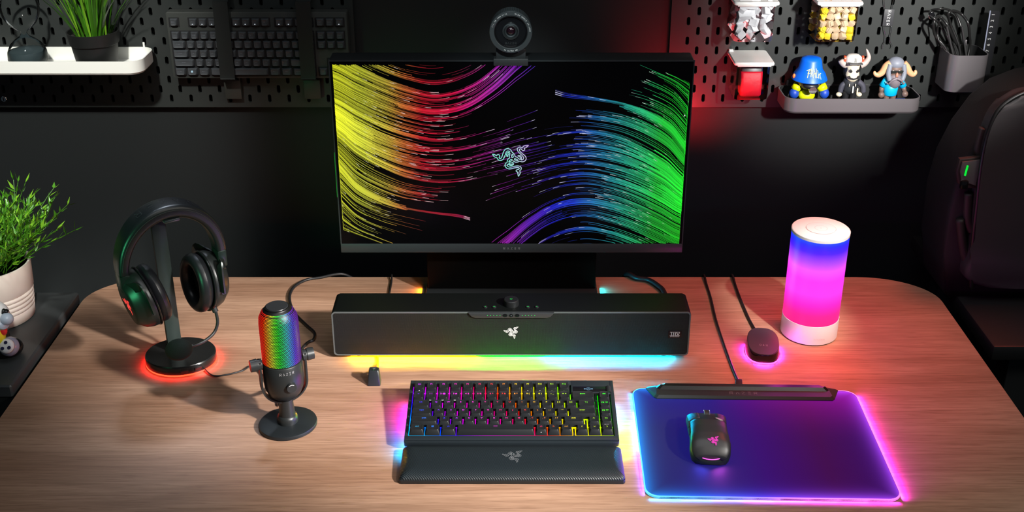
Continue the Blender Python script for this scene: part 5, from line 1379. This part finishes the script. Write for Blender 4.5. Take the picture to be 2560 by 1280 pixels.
# 2: skull face with white cap and horns
f = figure('toy figure with skull face, white cap and horns in the middle of the grey tray', 2131)
z_t, z_c = L(f, 2136, 140).z, L(f, 2132, 199).z
cx = L(f, 2131, 170).x
b = MB(); b.loft([[(cx + w_ / 2 * math.cos(2 * PI * i / 24), d_ / 2 * math.sin(2 * PI * i / 24) + yy, z) for i in range(24)] for z, w_, d_, yy in ((z_c - .001, .012, .010, -.008), (z_c + .004, .022, .018, -.007), (z_c + .012, .0275, .024, -.004), (z_c + .024, .026, .026, -.001), (z_c + .034, .0285, .028, 0), (z_c + .038, .026, .026, 0))]); sk = b.build('skull', BONE, f, smooth=1.5)
b = MB(); b.ball((cx, .003, z_c + .020), (.034, .030, .046)); b.build('hood', DK, f, smooth=2)
for s_ in (-1, 1):
    MB().flat([(s_ * .004, .001), (s_ * .0085, .006), (s_ * .009, .0), (s_ * .0055, -.003)], basis((cx, -.0168, z_c + .0215), (1, 0, 0), (0, 0, 1))).build('eye', DK, sk, smooth=0, keepn=True)
b = MB(); b.ribbon([(-.010, .004), (-.007, -.001), (0, -.003), (.007, -.001), (.010, .004)], .0032); b.build('mouth', DK, sk, 0, basis((cx, -.0175, z_c + .009), (1, 0, 0), (0, 0, 1)), True)
cz = z_c + .037
b = MB(); b.lathe([(.0160, 0), (.0165, .004), (.0155, .010), (.010, .0145), (.001, .0150)], 32, T(cx, 0, cz)); b.build('cap', mat('toy_white', (.80, .80, .74), .5), f, smooth=1.2)
b = MB(); b.box((cx, -.017, cz + .0008), (.027, .012, .003), .0012); b.build('cap_brim', mat('toy_dark_grey', (.05, .05, .05), .5), f)
MB().box((cx, -.0168, cz + .0075), (.0045, .0012, .0085), .0003).build('cap_badge', mat('badge_grey', (.30, .30, .28), .5), f)
for s_ in (-1, 1): MB().lathe([(.0062, 0), (.0062, .003)], 20, T(cx + s_ * .0165, 0, cz + .006) @ RY(90 * s_)).build('ear_muff', mat('toy_red_orange', (.85, .09, .03), .4), f)
MB().tube([L(f, 2122, 162), L(f, 2112, 162), L(f, 2105, 156), L(f, 2102, 150)], .006, 14, rs=lambda t: .0068 - .001 * t).build('broken_horn', mat('toy_horn', (.42, .36, .33), .5), f, smooth=2)
MB().tube([L(f, 2151, 163), L(f, 2162, 158), L(f, 2171, 146), L(f, 2171, 136), L(f, 2166, 122)], .006, 14, rs=lambda t: .0068 * (1 - t) ** .6 + .0004).build('horn', mat('toy_horn'), f, smooth=2)
zb_ = L(f, 2131, 228).z
b = MB(); b.loft([[(cx + w_ / 2 * math.cos(2 * PI * i / 24), w_ * .4 * math.sin(2 * PI * i / 24), z) for i in range(24)] for z, w_ in ((zb_ - .004, .022), (zb_ + .006, .028), (z_c - .002, .030), (z_c + .006, .022))]); jk = b.build('jacket', mat('toy_jacket', (.022, .024, .028), .45), f, smooth=1.5)
MB().box((cx + .002, -.0145, zb_ + .008), (.0028, .0012, .014), .0004).build('zip', mat('toy_white'), jk)
for s_ in (-1, 1):
    MB().box((cx + s_ * .006, -.0142, z_c - .007), (.0018, .0012, .0055), .0004).build('tooth_toggle', BONE, jk)
    xs_ = 2117 if s_ < 0 else 2148; xe = 2098 if s_ < 0 else 2160
    MB().tube([L(f, xs_ - s_ * 3, 204), L(f, (xs_ + xe) / 2 + 2 * s_, 214), L(f, xe - 2 * s_, 230)], .0055, 12, rs=lambda t: .0062 - .001 * t).build('arm', mat('toy_sleeve', (.055, .055, .075), .5), f, smooth=2)
    MB().ball(L(f, xe - 1 if s_ < 0 else 2147, 236, -.004), (.012, .012, .009)).build('hand', BONE, f, smooth=2)
    MB().cyl((cx + s_ * .0075, 0, .0006), (cx + s_ * .0070, 0, zb_ + .001), .0058, .0072, 16).build('leg', DK, f)
    MB().ball((cx + s_ * .0085, -.004, .0045), (.013, .019, .0085)).build('shoe', mat('toy_shoe', (.35, .35, .33), .4), f, smooth=2)
MB().box(tuple(L(f, 2143, 228, -.010)), (.003, .003, .012), .0008).build('held_bone', BONE, f)
# 3: bearded figure with wide horns
f = figure('toy figure with wide orange horns and grey beard at the right end of the tray', 2226)
cx = L(f, 2238, 175).x; z_top = L(f, 2238, 144).z; z_ch = L(f, 2236, 215).z
HG = mat('toy_hair', (.20, .22, .27), .5); BG = mat('toy_beard', (.19, .16, .18), .5); TQ = mat('toy_turquoise', (.0, .42, .75), .4); HO = mat('toy_orange_horn', (.72, .38, .20), .45)
zm = (z_top + z_ch) / 2
b = MB(); b.ball((cx, 0, zm), (.030, .026, (z_top - z_ch) * .92)); hd = b.build('head', SKD, f, smooth=2)
b = MB(); b.ball((cx, .002, z_top - .012), (.033, .030, .026)); o = b.build('hair', HG, f, smooth=2)
for s_ in (-1, 1):
    MB().tube([Vector((cx + s_ * .013, -.006, z_top - .012)), Vector((cx + s_ * .0155, -.009, zm)), Vector((cx + s_ * .012, -.012, zm - .014))], .005, 10).build('side_hair', HG, f, smooth=2)
    MB().box((cx + s_ * .006, -.0135, zm + .004), (.0105, .003, .006), .0012).build('glasses_lens', mat('toy_glasses', (.02, .022, .02), .15), f)
b = MB(); b.box((cx, -.0135, zm + .0055), (.024, .0022, .0016)); b.build('glasses_frame', DK, f)
b = MB(); b.ball((cx, -.014, zm - .003), (.006, .006, .011)); b.build('nose', mat('toy_nose', (.45, .20, .13), .5), hd, smooth=2)
b = MB(); b.loft([[(cx + w_ / 2 * math.cos(2 * PI * i / 20), d_ / 2 * math.sin(2 * PI * i / 20) - .005, z) for i in range(20)] for z, w_, d_ in ((z_ch - .004, .008, .008), (z_ch + .003, .022, .018), (z_ch + .012, .029, .023), (z_ch + .022, .026, .020), (z_ch + .027, .018, .016))]); b.build('beard', BG, f, smooth=1.5)
for s_ in (-1, 1): MB().tube([Vector((cx, -.017, z_ch + .021)), Vector((cx + s_ * .009, -.018, z_ch + .017)), Vector((cx + s_ * .015, -.015, z_ch + .009)), Vector((cx + s_ * .019, -.013, z_ch + .013))], .0028, 8, rs=lambda t: .0032 * (1 - t * .8)).build('moustache', BG, f, smooth=2)
MB().tube([L(f, 2226, 160), L(f, 2216, 166), L(f, 2206, 180), L(f, 2196, 187), L(f, 2188, 185), L(f, 2186, 178)], .006, 14, rs=lambda t: .0078 * (1 - t) ** .55 + .0008).build('horn', HO, f, smooth=2)
MB().tube([L(f, 2258, 160), L(f, 2266, 168), L(f, 2273, 180), L(f, 2281, 186), L(f, 2288, 182), L(f, 2288, 175)], .006, 14, rs=lambda t: .0078 * (1 - t) ** .55 + .0008).build('horn', HO, f, smooth=2)
zs = L(f, 2228, 238).z; bx_ = L(f, 2226, 225).x
b = MB(); b.loft([[(bx_ + w_ / 2 * math.cos(2 * PI * i / 24), w_ * .4 * math.sin(2 * PI * i / 24), z) for i in range(24)] for z, w_ in ((zs, .022), (zs + .002, .026), (zs + .016, .029), (z_ch + .006, .022))]); b.build('shirt', TQ, f, smooth=1.5)
for pts, hp_ in (((2218, 196, 2205, 216), (2202, 232)), ((2250, 200, 2258, 216), (2261, 230))):
    MB().tube([L(f, pts[0], pts[1]), L(f, pts[2], pts[3])], .007, 12, smooth=False, rs=lambda t: .006 + .0015 * t).build('sleeve', TQ, f, smooth=2)
    MB().tube([L(f, pts[2], pts[3]), L(f, *hp_)], .0048, 12, smooth=False).build('arm', SKD, f, smooth=2)
    MB().ball(L(f, hp_[0] + 1, hp_[1] + 5, -.003), (.013, .011, .013)).build('hand', SKD, f, smooth=2)
for s_ in (-1, 1):
    MB().cyl((bx_ + s_ * .0065, 0, .0006), (bx_ + s_ * .0065, 0, zs + .001), .0052, .0062, 14).build('leg', SKD, f)
    MB().ball((bx_ + s_ * .0075, -.004, .0038), (.011, .017, .0072)).build('sandal', mat('toy_shoe'), f, smooth=2)
o = MB().box((0, 0, .0072), (.0230, .018, .0140), .003).build('toy_bag', mat('toy_navy'), None, M=T(at(2252, 245, YT - .006).x, YT - .010, FZ)); tag(o, 'tiny blue bag beside the horned bearded toy', 'toy bag')

# bins with lids
CLR = clear('clear_acrylic', (.90, .91, .92), .03, .25); LID = mat('lid_white', (.80, .81, .78), .35)
def bin_(label, xl, xr_, yback, yfront, ybot, lid_only=False):
    zt_b = at(1870, yback, YP).z; yfb = gd((xl + xr_) / 2, yfront, zt_b).y
    x0, x1 = at(xl, yfront, yfb).x, at(xr_, yfront, yfb).x
    zb_b = at((xl + xr_) / 2, ybot, yfb + .006).z
    t = thing('storage_bin', label, 'storage bin', ((x0 + x1) / 2, (yfb + YP) / 2, zb_b), group='clear bins with white lids')
    W, D, Hh = x1 - x0, YP - yfb - .003, zt_b - zb_b
    b = MB(); w2, d2 = W / 2 - .0065, D / 2 - .004
    ins = .006
    def rg(z, fr, th=0): return [(x, y, z) for x, y in ((-w2 + ins * .3 + th, -fr + th), (-w2 + ins + th, -fr + th), (w2 - ins - th, -fr + th), (w2 - th, -fr + ins + th), (w2 - th, d2 - th), (-w2 + th, d2 - th), (-w2 + th, -fr + ins + th))]
    def rg2(z, fr, th=0): return [(-w2 + ins + th, -fr + th, z), (w2 - ins - th, -fr + th, z), (w2 - th, -fr + ins + th, z), (w2 - th, d2 - th, z), (-w2 + th, d2 - th, z), (-w2 + th, -fr + ins + th, z)]
    b.loft([rg2(.001, d2 - .006), rg2(Hh * .18, d2 - .001), rg2(Hh - .004, d2)], cap0=True, cap1=False); b.build('clear_body', CLR, t, smooth=0)
    b = MB(); b.loft([[(x, y, Hh - .004) for x, y in rrect(W, D, .006, 4)], [(x, y, Hh - .001) for x, y in rrect(W + .001, D, .006, 4)], [(x, y, Hh + .002) for x, y in rrect(W - .002, D - .002, .006, 4)]]); ld = b.build('lid', LID, t)
    b = MB(); b.box((0, -D / 2 + .003, Hh - .0055), (W - .012, .003, .003), .001); b.build('lid_lip', LID, t)
    MB().cyl((-W / 2 + .002, D / 2 - .006, Hh + .001), (-W / 2 + .010, D / 2 - .006, Hh + .001), .005, seg=16).build('hinge', LID, t)
    return t, W - .016, D - .012, Hh
b1, bw, bdp, bh = bin_('clear bin with white lid full of white keycaps, nearest the monitor', 1838, 1951, -24, 9, 108)
b2_, bw2, bdp2, bh2 = bin_('clear bin with white lid full of yellow and beige cubes', 2046, 2161, -24, 9, 108)
b3, bw3, bdp3, bh3 = bin_('clear bin with white lid holding a red pouch, under the white keycap bin', 1838, 1938, 127, 160, 253)
# white keycaps
rnd = random.Random(3)
WK = mat('white_keycap', (.88, .88, .90), .45)
wc_mesh = keycap_mesh(1, .0185, gapf=.02, hgt=.0095, m=WK).copy(); wc_mesh.materials.clear(); wc_mesh.materials.append(WK)
wc2 = keycap_mesh(2, .0185, gapf=.02, hgt=.0095, m=WK).copy(); wc2.materials.clear(); wc2.materials.append(WK)
n = 0
for lz in range(6):
    for ix in range(3):
        for iy in range(2):
            big_ = rnd.random() < .18
            o = bpy.data.objects.new('keycap', wc2 if big_ else wc_mesh); C.objects.link(o)
            px = (ix - 1) * (bw - .019) / 2.0 + rnd.uniform(-.002, .002); py = (iy - .5) * (bdp - .028) + rnd.uniform(-.002, .002) - .002; pz = .014 + lz * .0118 + rnd.uniform(-.001, .001)
            if big_: px *= .6
            o.location = (b1.location.x + px, b1.location.y + py, b1.location.z + pz)
            o.rotation_euler = (rnd.uniform(.4, 2.4), rnd.uniform(-.9, .9), rnd.uniform(0, 6.2) if not big_ else rnd.uniform(-.4, .4))
            tag(o, 'white keycap lying in the clear bin nearest the monitor', 'keycap', 'loose white keycaps in the clear bin'); n += 1
# beige and yellow cubes
sw = MB(); sw.box((0, 0, 0), (.0125, .0125, .0105), .0015); sw.box((0, 0, .0058), (.008, .008, .003), .0008)
swo = sw.build('switch_cube', mat('cube_beige', (.62, .46, .30), .45), None)
sy_ = MB(); sy_.box((0, 0, 0), (.0125, .0125, .0105), .0015); sy_.box((0, 0, .0058), (.008, .008, .003), .0008)
syo = sy_.build('switch_cube', mat('cube_yellow', (.80, .58, .03), .4), None)
first = {0: True, 1: True}
for lz in range(6):
    for ix in range(5):
        for iy in range(2):
            yel = rnd.random() < .36
            src = syo if yel else swo
            if first[int(yel)]: o = src; first[int(yel)] = False
            else: o = src.copy(); C.objects.link(o)
            o.location = (b2_.location.x + (ix - 2) * (bw2 - .016) / 4 + rnd.uniform(-.001, .001), b2_.location.y + (iy - .5) * (bdp2 - .024) - .003, b2_.location.z + .012 + lz * .0122 + rnd.uniform(-.001, .001))
            o.rotation_euler = (rnd.uniform(0, 6), rnd.uniform(0, 6), rnd.uniform(0, 6))
            if yel: tag(o, 'small yellow cube in the clear bin of mixed cubes', 'cube', 'yellow cubes in the clear bin')
            else: tag(o, 'small beige cube in the clear bin of mixed cubes', 'cube', 'beige cubes in the clear bin')
rp = thing('pouch', 'red pouch with clear plastic top inside the lower clear bin', 'pouch', (b3.location.x + .002, b3.location.y - .004, b3.location.z + .0015))
b = MB(); wq = bw3 * .68
b.loft([[(x, y, z) for x, y in rrect(w_, d_, .006, 4)] for z, w_, d_ in ((0, wq * .9, .026), (.004, wq, .034), (bh3 * .35, wq * 1.02, .036), (bh3 * .62, wq * 1.05, .026), (bh3 * .655, wq * 1.04, .022))]); b.build('filled_part', mat('pouch_red', (.85, .006, .03), .5, bump=(120, .6)), rp, smooth=1)
b = MB(); b.loft([[(x, y, z) for x, y in rrect(w_, d_, .003, 4)] for z, w_, d_ in ((bh3 * .66, wq * 1.04, .020), (bh3 * .80, wq * 1.02, .010), (bh3 * .9, wq * 1.0, .004))]); b.build('clear_top', clear('plastic_film', (.62, .60, .62), .15, .6), rp, smooth=1)
# steel clip with tag
kc = thing('key_clip', 'steel wire clip with a black lettered tag hanging beside the yellow bin', 'clip', tuple(at(2221, 45, YP - .006)))
def K(x, y): return at(x, y, YP - .006) - Vector(kc.location)
tgw, tgh = at(2234, 45, YP).x - at(2208.5, 45, YP).x, K(2221, 23).z - K(2221, 65).z
tg = MB().box((0, 0, 0), (tgw, .003, tgh), .0006).build('tag', mat('tag_black', (.035, .036, .04), .5), kc, M=T(*K(2221, 44)))
b = MB(); hh = tgw * .26; cur = -(5 * .75 + 4 * .55) / 2
for ch in 'RAZER':
    for st in GL[ch]: b.ribbon([((cur + px) * hh * .95, (py - .5) * hh) for px, py in st], hh * .2)
    cur += .75 + .55
b.build('tag_lettering', WPRINT, tg, 0, T(*(K(2221, 44) + Vector((0, -.0017, 0)))) @ RX(90) @ RZ(-90), True)
for pts in ([(2212, -14), (2210, 0), (2212, 22)], [(2234, -14), (2233, 0), (2230, 22)], [(2210, 66), (2211, 78), (2213.5, 90), (2212, 104), (2207, 113), (2207, 122)], [(2229, 66), (2228, 78), (2225, 90), (2225, 104), (2230, 113), (2228, 121)]):
    MB().tube([K(*p) for p in pts], .0007, 8).build('wire', CHROME, kc, smooth=2)
# pencil cup
zt3 = at(2420, 112, YP - .004).z; yf3 = gd(2420, 140, zt3).y; h3 = at(2420, 140, yf3).z - at(2420, 236, yf3).z
cxl, cxr = at(2372, 140, yf3).x + .006, at(2479, 140, yf3).x
cu_ = tray('pencil_cup', 'grey metal cup of cables and a ruler on the right pegboard', cxl, cxr, zt3, h3, yf3, GT, .018, mat('tray_inside'))
cu_['category'] = 'cup'
YC = (yf3 + YP) / 2; cz0 = zt3 - h3 + .0036
r0, r1 = at(2474, 44, YC), at(2443, 232, YC)
rl = thing('ruler', 'black ruler with white numbers and pale edge standing in the grey cup', 'ruler', (r1.x, YC, cz0))
dv = (r0 - r1); Lr = dv.length; RM = basis((0, 0, 0), (dv.z, 0, -dv.x), (dv.x, 0, dv.z))
rw = .0185
MB().prism([(0, .002), (rw, .002 + .0), (rw, Lr - .004), (rw - .004, Lr), (0, Lr)], -.0006, .0006, RM).build('blade', mat('ruler_black', (.008, .009, .012), .5), rl)
MB().prism([(-.0022, .003), (.0, .003), (.0, Lr), (-.0022, Lr)], -.0005, .0008, RM).build('pale_edge', mat('ruler_edge', (.33, .36, .48), .4), rl)
for i in range(1, 8): text('number', str(i), .0085, RM @ T(.0062, Lr - .008 - (i - 1) * .01205, .00075) @ RZ(90), WPRINT, rl)
cbl = thing('cable_bundle', 'coiled black cable loops sticking out of the grey cup', 'cable', tuple(at(2405, 200, YC)))
def Q(x, y, dy=0): return at(x, y, YC + dy) - Vector(cbl.location)
for pts, r_ in (([(2402, 180), (2362, 118), (2338, 88), (2334, 60), (2342, 44), (2352, 43), (2368, 62), (2386, 100), (2400, 128), (2406, 180)], .0028), ([(2404, 180), (2398, 118), (2376, 60), (2371, 34), (2384, 27), (2404, 36), (2420, 58), (2424, 90), (2424, 120), (2410, 182)], .0028), ([(2403, 182), (2352, 110), (2344, 80), (2350, 52), (2364, 70), (2384, 112), (2404, 178)], .0016), ([(2405, 180), (2372, 100), (2352, 66), (2340, 50), (2325, 38), (2328, 26), (2350, 22), (2370, 24), (2392, 40), (2409, 100), (2406, 184)], .0022)):
    MB().tube([Q(x, y, (i % 3 - 1) * .006) for i, (x, y) in enumerate(pts)], r_, 8).build('loop', mat('cable_gloss', (.012, .012, .012), .3), cbl, smooth=2)
MB().box((0, 0, 0), (.009, .006, .012), .002).build('cable_end', BLKG, cbl, M=T(*Q(2330, 36)) @ RY(-30))
MB().tube([Q(2321, 38), Q(2326, 47), Q(2334, 45)], .0012, 6).build('metal_hook', CHROME, cbl, smooth=2)
for lab, a, c in (('thin black stylus nearest the left rim in the grey cup', (2367, 66), (2398, 205)), ('thin black stylus in the middle of the grey cup', (2405, 66), (2425, 205))):  # two plain thin rods, use unknown
    p, q = at(*a, YC - .012), at(*c, YC - .012); o = MB().cyl((0, 0, 0), p - q, .0022, .0020, 12).build('rod', mat('rod_grey', (.03, .03, .03), .4), None); o.location = q; tag(o, lab, 'rod')

# ================================================================== BENCH AND BACKPACK AT THE RIGHT
bn = thing('bench', 'low black bench under the backpack at the right', 'bench', (1.18, 1.99, -.74))
bzt = at(2440, 765, 1.90).z - .004
MB().box((0, 0, bzt + .74 - .015), (.66, .46, .03), .004).build('bench_top', mat('bench_black', (.012, .013, .013), .45), bn)
for sx in (-.26, .26):
    for sy in (-.18, .18): MB().box((sx, sy, (bzt + .71) / 2), (.05, .05, bzt + .709), .002).build('leg', BLKM, bn)
YB = 1.915
bp = thing('backpack', 'black and grey backpack with a green slash leaning on the wall at the right', 'backpack', (1.06, YB + .12, bzt))
def B(x, y, Y=YB): return at(x, y, Y) - Vector(bp.location)
def outline(px, Y): return [(q.x, q.z) for q in (B(x, y, Y) for x, y in px)]
NY = mat('nylon_black', (.004, .004, .004), .7, bump=(400, .3)); NG = mat('nylon_grey', (.026, .023, .025), .6, bump=(25, .5)); STP = mat('strap_brown', (.022, .016, .015), .6)
PM = Matrix(((1, 0, 0, 0), (0, 0, 1, 0), (0, 1, 0, 0), (0, 0, 0, 1)))
side_px = [(2362, 757), (2362, 640), (2374, 520), (2400, 435), (2440, 360), (2490, 295), (2545, 250), (2610, 225), (2760, 200), (2860, 240), (2900, 330), (2920, 560), (2915, 757)]
o_ = outline(side_px, YB + .03)
b = MB(); b.prism(o_, -.09, .05, PM, .012); b.build('main_body', NY, bp, smooth=.9)
pan = catmull([Vector((x, z, 0)) for x, z in outline([(2452, 740), (2458, 650), (2466, 560), (2480, 440), (2500, 350), (2530, 296), (2580, 262), (2700, 250), (2800, 280), (2850, 400), (2860, 600), (2850, 720), (2700, 748)], YB - .05)], 4, True)
b = MB(); b.prism([(p.x, p.y) for p in pan], -.125, -.085, PM, .008); b.build('front_panel', NG, bp, smooth=.9)
zp = [Vector((x, -.120, z)) for x, z in outline([(2447, 748), (2452, 640), (2462, 550), (2476, 430), (2498, 335), (2530, 282), (2600, 245), (2700, 236)], YB - .04)]
MB().tube(zp, .0045, 8).build('zip_line', mat('zip_black', (.003, .003, .003), .4), bp, smooth=2)
tb = outline([(2419, 418), (2478, 411), (2470, 452), (2463, 493), (2440, 492), (2414, 480), (2410, 450)], YB - .03)
tbp = MB(); tbp.prism(tb, -.112, -.100, PM, .003); tbo = tbp.build('side_tab', STP, bp, smooth=.9)
tb2 = outline([(2426, 426), (2474, 420), (2460, 486), (2424, 474), (2420, 450)], YB - .035)
q = MB(); q.prism(tb2, -.116, -.1125, PM, .001); q.build('tab_patch', mat('patch_grey', (.10, .095, .10), .5), tbo)
ga, gb = B(2441, 437, YB - .04), B(2434, 462, YB - .04)
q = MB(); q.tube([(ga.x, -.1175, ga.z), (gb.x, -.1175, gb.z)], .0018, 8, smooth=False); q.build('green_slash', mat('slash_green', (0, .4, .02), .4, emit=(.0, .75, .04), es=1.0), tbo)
for pts in ([(2470, 330), (2456, 380), (2462, 415)], [(2432, 495), (2430, 560), (2440, 590)], [(2410, 560), (2420, 640), (2440, 700)]):
    MB().tube([Vector((v.x, -.098, v.z)) for v in (B(x, y, YB) for x, y in pts)], .008, 8).build('side_strap', STP, bp, smooth=2)
MB().box((0, 0, 0), (.014, .008, .016), .003).build('buckle', BLKG, bp, M=T(*(B(2365, 412, YB) + Vector((0, -.09, 0)))))

for o in bp.children_recursive:
    if o.type == 'MESH' and o.name.split('.')[0] in ('main_body', 'front_panel', 'zip_line', 'side_strap', 'shoulder_strap'):
        for v in o.data.vertices:
            if v.co.z < 0.001: v.co.z = 0.001
